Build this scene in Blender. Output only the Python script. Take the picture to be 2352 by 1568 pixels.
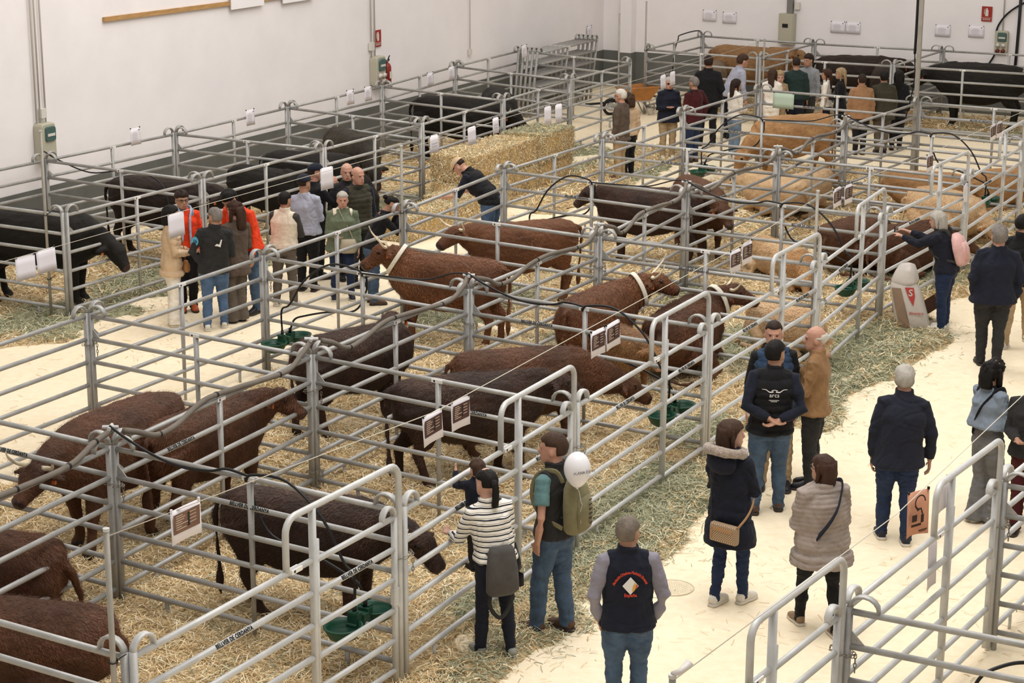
import bpy, math, random
import numpy as np
from mathutils import Vector, Matrix
for o in list(bpy.data.objects): bpy.data.objects.remove(o)
S = bpy.context.scene
COL = S.collection
random.seed(7); RNG = np.random.default_rng(11)
PI = math.pi

# ---------------------------------------------------------------- camera
PITCH, ROLL, CAMH, FPX = 0.26578, 0.00384, 6.933, 4548.7
Fv = np.array([0, math.cos(PITCH), -math.sin(PITCH)]); Rv = np.array([1., 0, 0]); Uv = np.cross(Rv, Fv)
R2 = math.cos(ROLL)*Rv + math.sin(ROLL)*Uv; U2 = -math.sin(ROLL)*Rv + math.cos(ROLL)*Uv
cd = bpy.data.cameras.new('camera'); cam = bpy.data.objects.new('camera', cd); COL.objects.link(cam)
m = Matrix(((R2[0], U2[0], -Fv[0], 0), (R2[1], U2[1], -Fv[1], 0), (R2[2], U2[2], -Fv[2], CAMH), (0, 0, 0, 1)))
cam.matrix_world = m
cd.sensor_width = 36; cd.lens = FPX/2352*36; cd.clip_end = 300; cd.clip_start = .1
S.camera = cam

def at(px, py, z=0.0):
    """ground (or height z) point seen at a photo position"""
    d = Fv + R2*(px-1176)/FPX - U2*(py-784)/FPX
    t = (z-CAMH)/d[2]
    return np.array([0, 0, CAMH]) + d*t
def proj(X):
    v = np.asarray(X, float)-np.array([0, 0, CAMH]); zz = v@Fv
    return 1176+FPX*(v@R2)/zz, 784-FPX*(v@U2)/zz
def height_at(x, y, py):
    lo, hi = -1., 12.
    for _ in range(40):
        mm = (lo+hi)/2
        if proj((x, y, mm))[1] > py: lo = mm
        else: hi = mm
    return lo

# ---------------------------------------------------------------- light and exposure
S.view_settings.view_transform = 'Standard'; S.view_settings.look = 'None'
S.view_settings.gamma = 1; S.view_settings.use_curve_mapping = False
S.view_settings.exposure = 0.0
wd = bpy.data.worlds.new('hall_light'); S.world = wd; wd.use_nodes = True
wd.node_tree.nodes['Background'].inputs[0].default_value = (1.0, .955, .90, 1)
wd.node_tree.nodes['Background'].inputs[1].default_value = 0.55
def area(name, loc, size, power, col, rot=(0, 0, 0)):
    l = bpy.data.lights.new(name, 'AREA'); l.shape = 'RECTANGLE'; l.size, l.size_y = size; l.energy = power; l.color = col
    o = bpy.data.objects.new(name, l); COL.objects.link(o); o.location = loc; o.rotation_euler = rot; return o
area('roof_light', (2, 15, 12.5), (9, 9), 1450, (1, .97, .93))
area('roof_light', (1, 30, 12.5), (12, 9), 1500, (1, .965, .92))
area('roof_light', (5, 43, 11.5), (12, 5), 260, (1, .93, .83))

# ---------------------------------------------------------------- materials
def lin(h):
    h = h.lstrip('#'); r = [int(h[i:i+2], 16)/255 for i in (0, 2, 4)]
    return tuple([(c/12.92 if c <= .04045 else ((c+.055)/1.055)**2.4) for c in r]+[1.0])
MATS = {}
def mat(name, col, rough=.7, metal=0, var=.0, vscale=6, bump=0, bscale=40, sheen=0, spec=.35, stretch=None, col2=None, alpha=None, attr=None, emit=None):
    if name in MATS: return MATS[name]
    m = bpy.data.materials.new(name); m.use_nodes = True; MATS[name] = m
    nt = m.node_tree; b = nt.nodes['Principled BSDF']; c = lin(col) if isinstance(col, str) else col
    m.diffuse_color = c
    b.inputs['Base Color'].default_value = c; b.inputs['Roughness'].default_value = rough; b.inputs['Metallic'].default_value = metal
    b.inputs['Specular IOR Level'].default_value = spec
    if sheen: b.inputs['Sheen Weight'].default_value = sheen; b.inputs['Sheen Roughness'].default_value = .5
    tc = nt.nodes.new('ShaderNodeTexCoord'); mp = nt.nodes.new('ShaderNodeMapping'); nt.links.new(tc.outputs['Object'], mp.inputs[0])
    if stretch: mp.inputs['Scale'].default_value = stretch
    src = None
    if attr:
        a = nt.nodes.new('ShaderNodeAttribute'); a.attribute_name = attr; src = a.outputs['Color']
        nt.links.new(src, b.inputs['Base Color'])
    if var or col2:
        n = nt.nodes.new('ShaderNodeTexNoise'); n.inputs['Scale'].default_value = vscale; n.inputs['Detail'].default_value = 5; n.inputs['Roughness'].default_value = .6
        nt.links.new(mp.outputs[0], n.inputs['Vector'])
        cr = nt.nodes.new('ShaderNodeValToRGB'); cr.color_ramp.elements[0].position = .32; cr.color_ramp.elements[1].position = .68
        c2 = lin(col2) if col2 else tuple(min(1, v*(1+var)) for v in c[:3])+(1,)
        c1 = c if col2 else tuple(v*(1-var) for v in c[:3])+(1,)
        cr.color_ramp.elements[0].color = c1; cr.color_ramp.elements[1].color = c2
        nt.links.new(n.outputs[0], cr.inputs[0]); nt.links.new(cr.outputs[0], b.inputs['Base Color'])
    if bump:
        n2 = nt.nodes.new('ShaderNodeTexNoise'); n2.inputs['Scale'].default_value = bscale; n2.inputs['Detail'].default_value = 4
        nt.links.new(mp.outputs[0], n2.inputs['Vector'])
        bp = nt.nodes.new('ShaderNodeBump'); bp.inputs['Strength'].default_value = bump; bp.inputs['Distance'].default_value = .01
        nt.links.new(n2.outputs[0], bp.inputs['Height']); nt.links.new(bp.outputs[0], b.inputs['Normal'])
    if emit: b.inputs['Emission Color'].default_value = lin(emit); b.inputs['Emission Strength'].default_value = 1
    return m
def cloth(name, col, var=.16, rough=.88, sheen=.05, bump=.55): return mat('cloth_'+name, col, rough, 0, var, 7, bump, 24, sheen, spec=.2)

# ---------------------------------------------------------------- mesh kit
class G:
    """collects quads/ngons into one mesh"""
    def __init__(s): s.v = []; s.f = []; s.mi = []; s.n = 0
    def add(s, V, F, mi=0):
        V = np.asarray(V, float); s.v.append(V)
        s.f += [tuple(i+s.n for i in f) for f in F]; s.mi += [mi]*len(F); s.n += len(V); return s
    def box(s, c, size, rz=0, mi=0, R=None):
        x, y, z = [d/2 for d in size]
        V = np.array([(a*x, b*y, d*z) for a in (-1, 1) for b in (-1, 1) for d in (-1, 1)])
        if R is not None: V = V@np.array(R).T
        elif rz: k, q = math.cos(rz), math.sin(rz); V = V@np.array([[k, q, 0], [-q, k, 0], [0, 0, 1]])
        return s.add(V+np.array(c), [(0, 1, 3, 2), (4, 6, 7, 5), (0, 4, 5, 1), (2, 3, 7, 6), (0, 2, 6, 4), (1, 5, 7, 3)], mi)
    def sweep(s, P, r, n=10, ref=(0, 0, 1), ex=2.0, mi=0, caps=True, closed=False):
        """rings of half-size r=(side, up) along P"""
        P = np.asarray(P, float); k = len(P)
        rr = np.array([(q, q) if np.isscalar(q) else tuple(q) for q in (r if hasattr(r, '__len__') and not (len(r) == 2 and np.isscalar(r[0]) and k != 2) else [r]*k)], float)
        if closed: T = np.roll(P, -1, 0)-np.roll(P, 1, 0)
        else: T = np.gradient(P, axis=0)
        T /= np.linalg.norm(T, axis=1)[:, None]+1e-9
        ref = np.array(ref, float); a = np.arange(n)*2*PI/n+PI/n
        ca, sa = np.cos(a), np.sin(a)
        if ex != 2: ca = np.sign(ca)*abs(ca)**(2/ex); sa = np.sign(sa)*abs(sa)**(2/ex)
        V = []
        for i in range(k):
            sd = np.cross(ref, T[i]); L = np.linalg.norm(sd)
            if L < .05: sd = np.cross((0, 1, 0.01), T[i]); L = np.linalg.norm(sd)
            sd /= L; up = np.cross(T[i], sd)
            V.append(P[i]+np.outer(ca*rr[i, 0], sd)+np.outer(sa*rr[i, 1], up))
        V = np.concatenate(V); F = []
        m_ = k if closed else k-1
        for i in range(m_):
            b0, b1 = i*n, ((i+1) % k)*n
            F += [(b0+j, b0+(j+1) % n, b1+(j+1) % n, b1+j) for j in range(n)]
        if caps and not closed: F += [tuple(range(n))[::-1], tuple((k-1)*n+j for j in range(n))]
        return s.add(V, F, mi)
    def rings(s, R, n=16, ex=2.0, mi=0, T=None):
        """horizontal rings (cx,cy,z,rx,ry) stacked in z; T maps points"""
        a = np.arange(n)*2*PI/n; ca, sa = np.cos(a), np.sin(a)
        if ex != 2: ca = np.sign(ca)*abs(ca)**(2/ex); sa = np.sign(sa)*abs(sa)**(2/ex)
        V = np.concatenate([np.c_[c[0]+ca*c[3], c[1]+sa*c[4], np.full(n, c[2])] for c in R])
        if T: V = T(V)
        k = len(R); F = []
        for i in range(k-1): F += [(i*n+j, i*n+(j+1) % n, (i+1)*n+(j+1) % n, (i+1)*n+j) for j in range(n)]
        F += [tuple(range(n))[::-1], tuple((k-1)*n+j for j in range(n))]
        return s.add(V, F, mi)
    def ball(s, c, r, n=12, m_=8, mi=0, T=None, R=None):
        r = (r, r, r) if np.isscalar(r) else r
        V = [(0, 0, -1)]
        for i in range(1, m_):
            t = PI*i/m_
            V += [(math.sin(t)*math.cos(2*PI*j/n), math.sin(t)*math.sin(2*PI*j/n), -math.cos(t)) for j in range(n)]
        V.append((0, 0, 1)); V = np.array(V)*np.array(r)
        if R is not None: V = V@np.array(R).T
        V = V+np.array(c)
        if T: V = T(V)
        F = [(0, 1+(j+1) % n, 1+j) for j in range(n)]
        for i in range(m_-2): F += [(1+i*n+j, 1+i*n+(j+1) % n, 1+(i+1)*n+(j+1) % n, 1+(i+1)*n+j) for j in range(n)]
        l = len(V)-1; F += [(l-n+j, l-n+(j+1) % n, l) for j in range(n)]
        return s.add(V, F, mi)
    def xf(s, fn):
        s.v = [fn(v) for v in s.v]; return s
    def mesh(s, name, mats, smooth=False):
        me = bpy.data.meshes.new(name)
        V = np.concatenate(s.v) if s.v else np.zeros((0, 3))
        me.from_pydata(V.tolist(), [], s.f)
        for m_ in (mats if isinstance(mats, (list, tuple)) else [mats]): me.materials.append(m_)
        if any(s.mi): me.polygons.foreach_set('material_index', s.mi)
        if smooth: me.shade_smooth()
        me.update(); return me
    def obj(s, name, mats, parent=None, smooth=False, label=None, cat=None, group=None, kind=None, loc=None, rz=0):
        return mk(name, s.mesh(name, mats, smooth), parent, label, cat, group, kind, loc, rz)
def mk(name, me, parent=None, label=None, cat=None, group=None, kind=None, loc=None, rz=0):
    o = bpy.data.objects.new(name, me); COL.objects.link(o)
    if parent is not None: o.parent = parent
    if loc is not None: o.location = [float(q) for q in loc]
    if rz: o.rotation_euler = (0, 0, rz)
    return tag(o, label, cat, group, kind)
def tag(o, label=None, cat=None, group=None, kind=None):
    if label: o['label'] = label
    if cat: o['category'] = cat
    if group: o['group'] = group
    if kind: o['kind'] = kind
    return o
def empty(name, loc, rz=0, label=None, cat=None, group=None):
    o = bpy.data.objects.new(name, None); COL.objects.link(o); o.location = [float(q) for q in loc]; o.rotation_euler = (0, 0, rz)
    o.empty_display_size = .2
    return tag(o, label, cat, group)
def noise(P, sc, seed=0, octv=3):
    """cheap smooth vector noise on points, about -1..1"""
    r = np.random.default_rng(seed); out = np.zeros(len(P)); amp = 1; tot = 0
    for o_ in range(octv):
        for _ in range(5):
            k = r.normal(size=3); k = k/np.linalg.norm(k)*sc*2**o_*r.uniform(.7, 1.3)*2*PI
            k2 = r.normal(size=3)*sc*2**o_*1.5
            out += amp*np.sin(P@k+r.uniform(0, 6.28)+1.5*np.sin(P@k2))
        tot += amp*2.2; amp *= .55
    return out/tot
def smooth_path(P, k=6):
    P = np.asarray(P, float); Q = np.vstack([2*P[0]-P[1], P, 2*P[-1]-P[-2]]); out = []
    for i in range(1, len(Q)-2):
        for t in np.linspace(0, 1, k, endpoint=False):
            a, b, c, d = Q[i-1], Q[i], Q[i+1], Q[i+2]
            out.append(.5*((2*b)+(-a+c)*t+(2*a-5*b+4*c-d)*t*t+(-a+3*b-3*c+d)*t**3))
    out.append(P[-1]); return np.array(out)

# ---- text meshes, made once in one batch
TEXTS = {}
def want_text(key, body, size, spacing=1.0, bold=0.0):
    c = bpy.data.curves.new('text_'+key, 'FONT'); c.body = body; c.size = size; c.align_x = 'CENTER'; c.align_y = 'CENTER'; c.space_character = spacing
    c.offset = bold; c.resolution_u = 2; c.extrude = .0006
    o = bpy.data.objects.new('text_'+key, c); COL.objects.link(o); TEXTS[key] = o
def bake_texts():
    dg = bpy.context.evaluated_depsgraph_get(); dg.update()
    for k, o in list(TEXTS.items()):
        me = bpy.data.meshes.new_from_object(o.evaluated_get(dg)); me.materials.clear(); TEXTS[k] = me
        c = o.data; bpy.data.objects.remove(o); bpy.data.curves.remove(c)
def text(key, material, parent, M, name='lettering', **kw):
    me = TEXTS[key].copy(); me.materials.append(material)
    o = mk(name, me, parent, **kw); o.matrix_local = M; return o
def frame(origin, xdir, ydir):
    """matrix whose local x,y lie along the given directions"""
    x = Vector([float(q) for q in xdir]).normalized(); y = Vector([float(q) for q in ydir]); z = x.cross(y).normalized(); y = z.cross(x)
    return Matrix(((x.x, y.x, z.x, origin[0]), (x.y, y.y, z.y, origin[1]), (x.z, y.z, z.z, origin[2]), (0, 0, 0, 1)))

# ---- organic shapes: swept parts fused into one continuous skin (all evaluated in one batch)
PENDING = []
def organic(name, g, mats, parent, voxel, smooth_it=4, post=None, matfn=None, **kw):
    me = bpy.data.meshes.new(name); V = np.concatenate(g.v); me.from_pydata(V.tolist(), [], g.f); me.update()
    o = mk(name, me, parent, **kw)
    rm = o.modifiers.new('r', 'REMESH'); rm.mode = 'VOXEL'; rm.voxel_size = voxel; rm.adaptivity = 0
    sm = o.modifiers.new('s', 'SMOOTH'); sm.factor = .5; sm.iterations = smooth_it
    PENDING.append((o, mats if isinstance(mats, (list, tuple)) else [mats], post, matfn)); return o
def finish_organics():
    dg = bpy.context.evaluated_depsgraph_get(); dg.update()
    for o, mats, post, matfn in PENDING:
        me = bpy.data.meshes.new_from_object(o.evaluated_get(dg)); old = o.data
        o.modifiers.clear(); o.data = me; bpy.data.meshes.remove(old); me.name = o.name
        me.materials.clear()
        for m_ in mats: me.materials.append(m_)
        n = len(me.vertices); co = np.empty(n*3, np.float32); me.vertices.foreach_get('co', co); co = co.reshape(-1, 3).astype(float)
        if post:
            no = np.empty(n*3, np.float32); me.vertices.foreach_get('normal', no); no = no.reshape(-1, 3)
            co = post(co, no); me.vertices.foreach_set('co', co.astype(np.float32).ravel())
        if matfn:
            k = len(me.polygons); ce = np.empty(k*3, np.float32); me.polygons.foreach_get('center', ce)
            me.polygons.foreach_set('material_index', matfn(ce.reshape(-1, 3)).astype(np.int32))
        me.shade_smooth(); me.update()
    PENDING.clear()
# ---------------------------------------------------------------- grid of the hall (u runs up the aisle, w across it)
YAW = 0.48397; UD = np.array([math.sin(YAW), math.cos(YAW)]); WD = np.array([math.cos(YAW), -math.sin(YAW)])
O0 = np.array([-2.03823, 19.39855]); H1 = 1.471; DR = .262
def uw(u, w, z=0): p = O0+UD*u+WD*w; return np.array([p[0], p[1], z])
def to_uw(X): d = np.asarray(X)[:2]-O0; return d@UD, d@WD
WALL_W, WALL_U = -10.55, 29.35

M_sand = None
def floor_material():
    m = bpy.data.materials.new('sandy_floor'); m.use_nodes = True; nt = m.node_tree; b = nt.nodes['Principled BSDF']; MATS['sand'] = m
    tc = nt.nodes.new('ShaderNodeTexCoord')
    def nz(sc, det=5, st=None):
        n = nt.nodes.new('ShaderNodeTexNoise'); n.inputs['Scale'].default_value = sc; n.inputs['Detail'].default_value = det; n.inputs['Roughness'].default_value = .65
        mp = nt.nodes.new('ShaderNodeMapping'); nt.links.new(tc.outputs['Object'], mp.inputs[0])
        if st: mp.inputs['Scale'].default_value = st[0]; mp.inputs['Rotation'].default_value = (0, 0, st[1])
        nt.links.new(mp.outputs[0], n.inputs['Vector']); return n.outputs[0]
    def ramp(src, a, b_, ca, cb):
        r = nt.nodes.new('ShaderNodeValToRGB'); r.color_ramp.elements[0].position = a; r.color_ramp.elements[1].position = b_
        r.color_ramp.elements[0].color = ca; r.color_ramp.elements[1].color = cb; nt.links.new(src, r.inputs[0]); return r.outputs[0]
    def mix(f, a, b_, mode='MIX'):
        x = nt.nodes.new('ShaderNodeMix'); x.data_type = 'RGBA'; x.blend_type = mode
        if isinstance(f, float): x.inputs[0].default_value = f
        else: nt.links.new(f, x.inputs[0])
        nt.links.new(a, x.inputs[6]); nt.links.new(b_, x.inputs[7]); return x.outputs[2]
    base = ramp(nz(.5), .35, .7, lin('#ead9ba'), lin('#f4e6ca'))
    fine = ramp(nz(9, 8), .3, .62, lin('#e2d0ae'), lin('#f5e8ce'))
    c = mix(.45, base, fine)
    streak = ramp(nz(4, 6, ((.6, 3.5, 1), .6)), .60, .72, (1, 1, 1, 1), lin('#d9c49d'))
    c = mix(.4, c, streak, 'MULTIPLY')
    spots = ramp(nz(13, 4), .73, .77, (1, 1, 1, 1), lin('#b79b72'))
    c = mix(.7, c, spots, 'MULTIPLY')
    nt.links.new(c, b.inputs['Base Color']); b.inputs['Roughness'].default_value = .9; b.inputs['Specular IOR Level'].default_value = .1
    bp = nt.nodes.new('ShaderNodeBump'); bp.inputs['Strength'].default_value = .25; bp.inputs['Distance'].default_value = .02
    nt.links.new(nz(22, 8), bp.inputs['Height']); nt.links.new(bp.outputs[0], b.inputs['Normal']); return m
fl = G(); C4 = [uw(-24, WALL_W), uw(-24, 22), uw(WALL_U, 22), uw(WALL_U, WALL_W)]
fl.add(np.array(C4), [(0, 1, 2, 3)])
fl.obj('floor', floor_material(), kind='structure', label='pale sandy floor scattered with straw')
M_wall = mat('wall_paint', '#efebec', .9, 0, .03, 1.2, .08, 30, spec=.1)
M_dado = mat('dado_paint', '#6a6b67', .75, 0, .10, 2.0, .05, 20, spec=.2)
DADO = .9
def wall(name, a, b, h0=0., h1=9.5, th=.3, side=1, material=None, kind='structure'):
    a, b = np.array(a[:2]), np.array(b[:2]); d = (b-a)/np.linalg.norm(b-a); n = np.array([-d[1], d[0]])*side*th
    V = [(p[0], p[1], z) for z in (h0, h1) for p in (a, b, b+n, a+n)]
    g = G(); g.add(V, [(0, 1, 5, 4), (1, 2, 6, 5), (2, 3, 7, 6), (3, 0, 4, 7), (4, 5, 6, 7), (3, 2, 1, 0)])
    return g.obj(name, material or M_wall, kind=kind)
wall('wall_left', uw(-24, WALL_W), uw(WALL_U+.3, WALL_W), side=1)
wall('wall_back', uw(WALL_U, WALL_W), uw(WALL_U, 22), side=1)
wall('baseboard_left', uw(-24, WALL_W+.02), uw(WALL_U, WALL_W+.02), 0, DADO, .03, 1, M_dado)
wall('baseboard_back', uw(WALL_U-.02, WALL_W), uw(WALL_U-.02, 22), 0, DADO, .03, 1, M_dado)
# corner pier between the two walls
g = G(); pc = uw(WALL_U-.15, WALL_W+.75)
g.box((pc[0], pc[1], 4.75), (.3, .3, 9.5), -YAW); g.obj('trim_1', M_wall, kind='structure', label='square white pier near the room corner')
g = G(); g.box((pc[0], pc[1], DADO/2), (.32, .32, DADO), -YAW); g.obj('trim_2', M_dado, kind='structure')

# ---------------------------------------------------------------- galvanised hurdles
M_galv = mat('galvanised_steel', '#a6a5a2', .5, .3, .16, 5, .12, 30, spec=.5)
M_galv2 = mat('galvanised_steel_front', '#c1c1bf', .5, .22, .13, 4, .12, 30, spec=.5)
M_chain = mat('chain_steel', '#8f8a80', .45, .8)
M_label = mat('sticker', '#e9e6e2', .6); M_ink = mat('black_print', '#1b1a1b', .7)
want_text('farm', 'BELLVER DE CERDANYA', .05, 1.08, .0016)
want_text('ext', 'EXTINTOR', .05, 1.0, .001); want_text('arcs', 'arcs', .06); pass
want_text('plana', 'PLANA DE VI', .035, 1, .0004); want_text('sixteen', '16', .06, 1, .001)
want_text('espana', 'España', .036, 1, .001); want_text('sbag', 'S', .16, 1, .004); want_text('alim', 'Alimentació', .055, 1, .001)

for i, ch in enumerate('Asociación Criadores Fleckvieh Simmental'): 
    if ch != ' ': want_text('em%d' % i, ch, .031, 1, .0009)
bake_texts()
EMBLEM = 'Asociación Criadores Fleckvieh Simmental'

def post_path(x, sgn, ztop=H1+.03, r=.085):
    """upright that bends over into a half hoop landing on the top rail"""
    P = [(x, 0, .02), (x, 0, .8), (x, 0, ztop)]
    for a in np.linspace(0, PI, 9)[1:-1]: P.append((x+sgn*(r*1.25-r*1.25*math.cos(a)), 0, ztop+math.sin(a)*.095))
    P.append((x+sgn*r*2.5, 0, ztop-.012)); return P
ARCH = {}
def panel_mesh(kind, L):
    key = (kind, round(L, 2))
    if key in ARCH: return ARCH[key]
    e = .034; mh = {}
    for sgn, nm in ((1, 'a'), (-1, 'b')):
        g = G(); x = e if sgn == 1 else L-e
        g.sweep([(x, 0, .0), (x, 0, .7), (x, 0, H1+.04)], (.024, .029), 10, (0, 1, 0), 3.2)
        P = post_path(x, sgn)[2:]
        rr = [(.022, .028)]+[(.013, .03)]*(len(P)-2)+[(.010, .024)]
        g.sweep(P, rr, 10, (0, 1, 0), 3.0)
        mh['post'+nm] = g.mesh('end_post', M_galv, True)
    g = G(); g.sweep([(e+.02, 0, 0), (L-e-.02, 0, 0)], .0245, 10, (0, 0, 1)); mh['rail'] = g.mesh('rail', M_galv, True)
    g = G(); g.sweep([(L/2, 0, .06), (L/2, 0, H1)], (.017, .028), 8, (0, 1, 0), 3); mh['mid'] = g.mesh('brace', M_galv, True)
    for sgn, nm in ((1, 'a'), (-1, 'b')):
        g = G(); x = .55 if sgn == 1 else L-.55
        g.sweep([(x, 0, 0), (x+.01*sgn, 0, .05), (x, 0, .16)], [(.02, .012), (.024, .012), (.02, .012)], 8, (0, 1, 0), 3); mh['foot'+nm] = g.mesh('foot', M_galv, True)
    g = G()
    x = e+.02; g.add([(x, -.004, H1-DR), (x+.11, -.004, H1-DR+.015), (x, -.004, H1-DR+.12), (x, .004, H1-DR), (x+.11, .004, H1-DR+.015), (x, .004, H1-DR+.12)], [(0, 1, 2), (5, 4, 3), (0, 3, 4, 1), (1, 4, 5, 2), (2, 5, 3, 0)])
    g.sweep([(x+.035, -.009, H1-DR+.045), (x+.035, .009, H1-DR+.045)], .011, 8); mh['gusset'] = g.mesh('gusset', M_galv)
    g = G(); g.box((L/2, 0, H1), (.13, .054, .034)); g.box((L/2-.03, 0, H1), (.02, .056, .02), mi=1); mh['plate'] = g.mesh('plate', [M_label, M_ink])
    ARCH[key] = mh; return mh
PANELS = []
def hurdle(a, b, label, lettering=None, group=None, clear=.006, feet=True, plate=True, half=False, z0=0, mat_front=False):
    a, b = np.array(a, float)[:2], np.array(b, float)[:2]; d = b-a; L0 = np.linalg.norm(d); d /= L0
    a = a+d*clear; L = L0-2*clear; Lq = round(L, 2)
    ang = math.atan2(d[1], d[0]); o = empty('cattle_hurdle', (a[0], a[1], z0), ang, label, 'hurdle', group)
    mh = panel_mesh('std', Lq)
    mk('end_post', mh['posta'], o); mk('end_post', mh['postb'], o)
    for k in range(6): mk('rail', mh['rail'], o, loc=(0, 0, H1-DR*k))
    if not half: mk('brace', mh['mid'], o)
    if feet: mk('foot', mh['foota'], o); mk('foot', mh['footb'], o)
    mk('gusset', mh['gusset'], o)
    if plate: mk('plate', mh['plate'], o)
    if lettering is not None: rail_text(o, lettering*L, H1-DR, d)
    PANELS.append(o); return o
M_textband = None
TX = {}
def rail_text(o, x, z, d):
    # print faces whichever side looks at the camera half of the hall (towards -y)
    side = -1 if d[0] > 0 else 1
    key = side
    if key not in TX:
        me = TEXTS['farm'].copy(); me.materials.append(M_ink); TX[key] = me
    t = mk('lettering', TX[key], o)
    t.matrix_local = frame((x, side*.0215, z+.0125), (-side, 0, 0), (0, -side*.50, .86))
    t.scale = (.72, .98, 1)
def gate_mesh(L):
    key = ('gate', round(L, 2))
    if key in ARCH: return ARCH[key]
    mh = {}; xm = L*.632; x1 = L*.53; x2 = L-.105; e = .03; ZT = 1.89
    g = G(); g.sweep([(e, 0, 0), (e, 0, .7), (e, 0, H1+.04)], (.024, .029), 10, (0, 1, 0), 3.2)
    P = post_path(e, 1)[2:]; g.sweep(P, [(.022, .028)]+[(.013, .03)]*(len(P)-2)+[(.010, .024)], 10, (0, 1, 0), 3.0); mh['post'] = g.mesh('end_post', M_galv2, True)
    g = G(); g.sweep([(e+.02, 0, 0), (xm-.03, 0, 0)], .0245, 10); mh['rail'] = g.mesh('rail', M_galv2, True)
    g = G(); g.sweep([(xm+.04, 0, 0), (x2-.02, 0, 0)], .0235, 10); mh['lrail'] = g.mesh('rail', M_galv2, True)
    g = G(); r = .12; P = [(x1, 0, H1)]; P += [(x1, 0, H1+.2)]
    P += [(x1+r-r*math.cos(t), 0, ZT-r+r*math.sin(t)) for t in np.linspace(0, PI/2, 6)]
    P += [(L-.035-r+r*math.sin(t), 0, ZT-r+r*math.cos(t)) for t in np.linspace(0, PI/2, 6)]
    P += [(L-.035, 0, H1), (L-.035, 0, .7), (L-.035, 0, .02)]
    g.sweep(P, .0265, 10, (0, 1, 0)); mh['frame'] = g.mesh('door_frame', M_galv2, True)
    g = G(); g.sweep([(xm, 0, 0), (xm, 0, 1.0), (xm, 0, ZT-.005)], (.021, .03), 10, (0, 1, 0), 3.2); mh['mid'] = g.mesh('door_post', M_galv2, True)
    g = G(); g.sweep([(x2, 0, .05), (x2, 0, .7), (x2, 0, H1)], (.024, .024), 10, (0, 1, 0), 3.2)
    P = post_path(x2, -1, H1+.0, .07)[2:]; g.sweep(P, [(.024, .026)]+[(.013, .03)]*(len(P)-2)+[(.010, .024)], 10, (0, 1, 0), 3.0)
    mh['leaf'] = g.mesh('leaf_frame', M_galv2, True); g = G(); g.sweep([(xm+.045, 0, .1), (xm+.045, 0, 1.62)], (.014, .022), 8, (0, 1, 0), 3); mh['jamb'] = g.mesh('leaf_post', M_galv2, True)
    g = G(); g.sweep([(x2, 0, .72), (x2, 0, .86)], (.033, .033), 10, (0, 1, 0), 3.2); g.box((x2+.05, 0, .70), (.05, .03, .03)); mh['latch'] = g.mesh('latch', M_galv2)
    g = G(); g.sweep([(.5, 0, 0), (.51, 0, .05), (.5, 0, .16)], [(.02, .012), (.024, .012), (.02, .012)], 8, (0, 1, 0), 3); mh['foot'] = g.mesh('foot', M_galv2, True)
    g = G(); g.box((x1+.1, 0, H1), (.13, .054, .034)); g.box((x1+.07, 0, H1), (.02, .056, .02), mi=1); mh['plate'] = g.mesh('plate', [M_label, M_ink])
    ARCH[key] = mh; return mh
def gate(a, b, label, t1=None, t2=None, clear=.006):
    a, b = np.array(a, float)[:2], np.array(b, float)[:2]; d = b-a; L0 = np.linalg.norm(d); d /= L0
    a = a+d*clear; L = round(L0-2*clear, 2); ang = math.atan2(d[1], d[0])
    o = empty('gate_hurdle', (a[0], a[1], 0), ang, label, 'gate', 'gate hurdles'); mh = gate_mesh(L)
    mk('end_post', mh['post'], o); mk('door_frame', mh['frame'], o); mk('door_post', mh['mid'], o)
    lf = mk('gate_leaf', mh['leaf'], o); mk('latch', mh['latch'], lf); mk('leaf_post', mh['jamb'], lf)
    for k in range(6): mk('rail', mh['rail'], o, loc=(0, 0, H1-DR*k)); mk('rail', mh['lrail'], lf, loc=(0, 0, H1-DR*k-.015))
    mk('foot', mh['foot'], o); mk('plate', mh['plate'], o)
    if t1: rail_text(o, t1*L, H1-DR, d)
    if t2: rail_text(lf, t2*L, H1-DR-.015, d)
    PANELS.append(o); return o
N = {'A1': (-4.665, 21.088), 'A2': (-3.095, 23.988), 'A3': (-1.52, 26.924), 'A4': (-.144, 30.005), 'A5': (1.489, 32.879), 'A6': (3.097, 35.951), 'A7': (4.868, 39.0),
     'B0': (-3.501, 16.473), 'B1': (-2.041, 19.441), 'B2': (-.501, 22.282), 'B3': (1.121, 25.184), 'B4': (2.508, 28.171), 'B5': (4.226, 31.257), 'B6': (5.819, 34.46), 'B7': (7.682, 37.373),
     'C-': (-2.517, 12.054), 'C0': (-.877, 14.881), 'C1': (.598, 17.742), 'C2': (2.131, 20.648), 'C3': (3.766, 23.65), 'C4': (5.094, 26.602), 'C5': (6.886, 29.532), 'C6': (8.491, 32.603), 'C7': (10.2, 35.9),
     'D0': (-6.111, 26.507), 'D1': (-4.626, 29.079), 'D2': (-3.08, 31.913), 'D3': (-1.596, 34.521), 'D4': (-.183, 37.449), 'D5': (1.167, 40.289), 'D6': (2.569, 43.12),
     'E0': (-7.358, 30.764), 'E1': (-5.746, 33.383), 'E2': (-4.164, 36.403), 'E3': (-2.606, 39.289), 'E4': (-1.243, 42.418), 'E5': (.143, 45.229),
     'F0': (3.019, 45.567), 'F1': (4.59, 48.335), 'G0': (5.452, 44.042), 'G1': (7.082, 46.801), 'H0': (8.192, 42.772), 'H1': (9.839, 45.536),
     'P0': (2.34, 12.927), 'P1': (4.068, 15.586)}
N = {k: np.array(v) for k, v in N.items()}
N['A0'] = N['A1']-(N['A2']-N['A1']); N['B-'] = N['B0']-(N['B1']-N['B0']); N['A-'] = N['A0']-(N['A2']-N['A1'])
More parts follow.
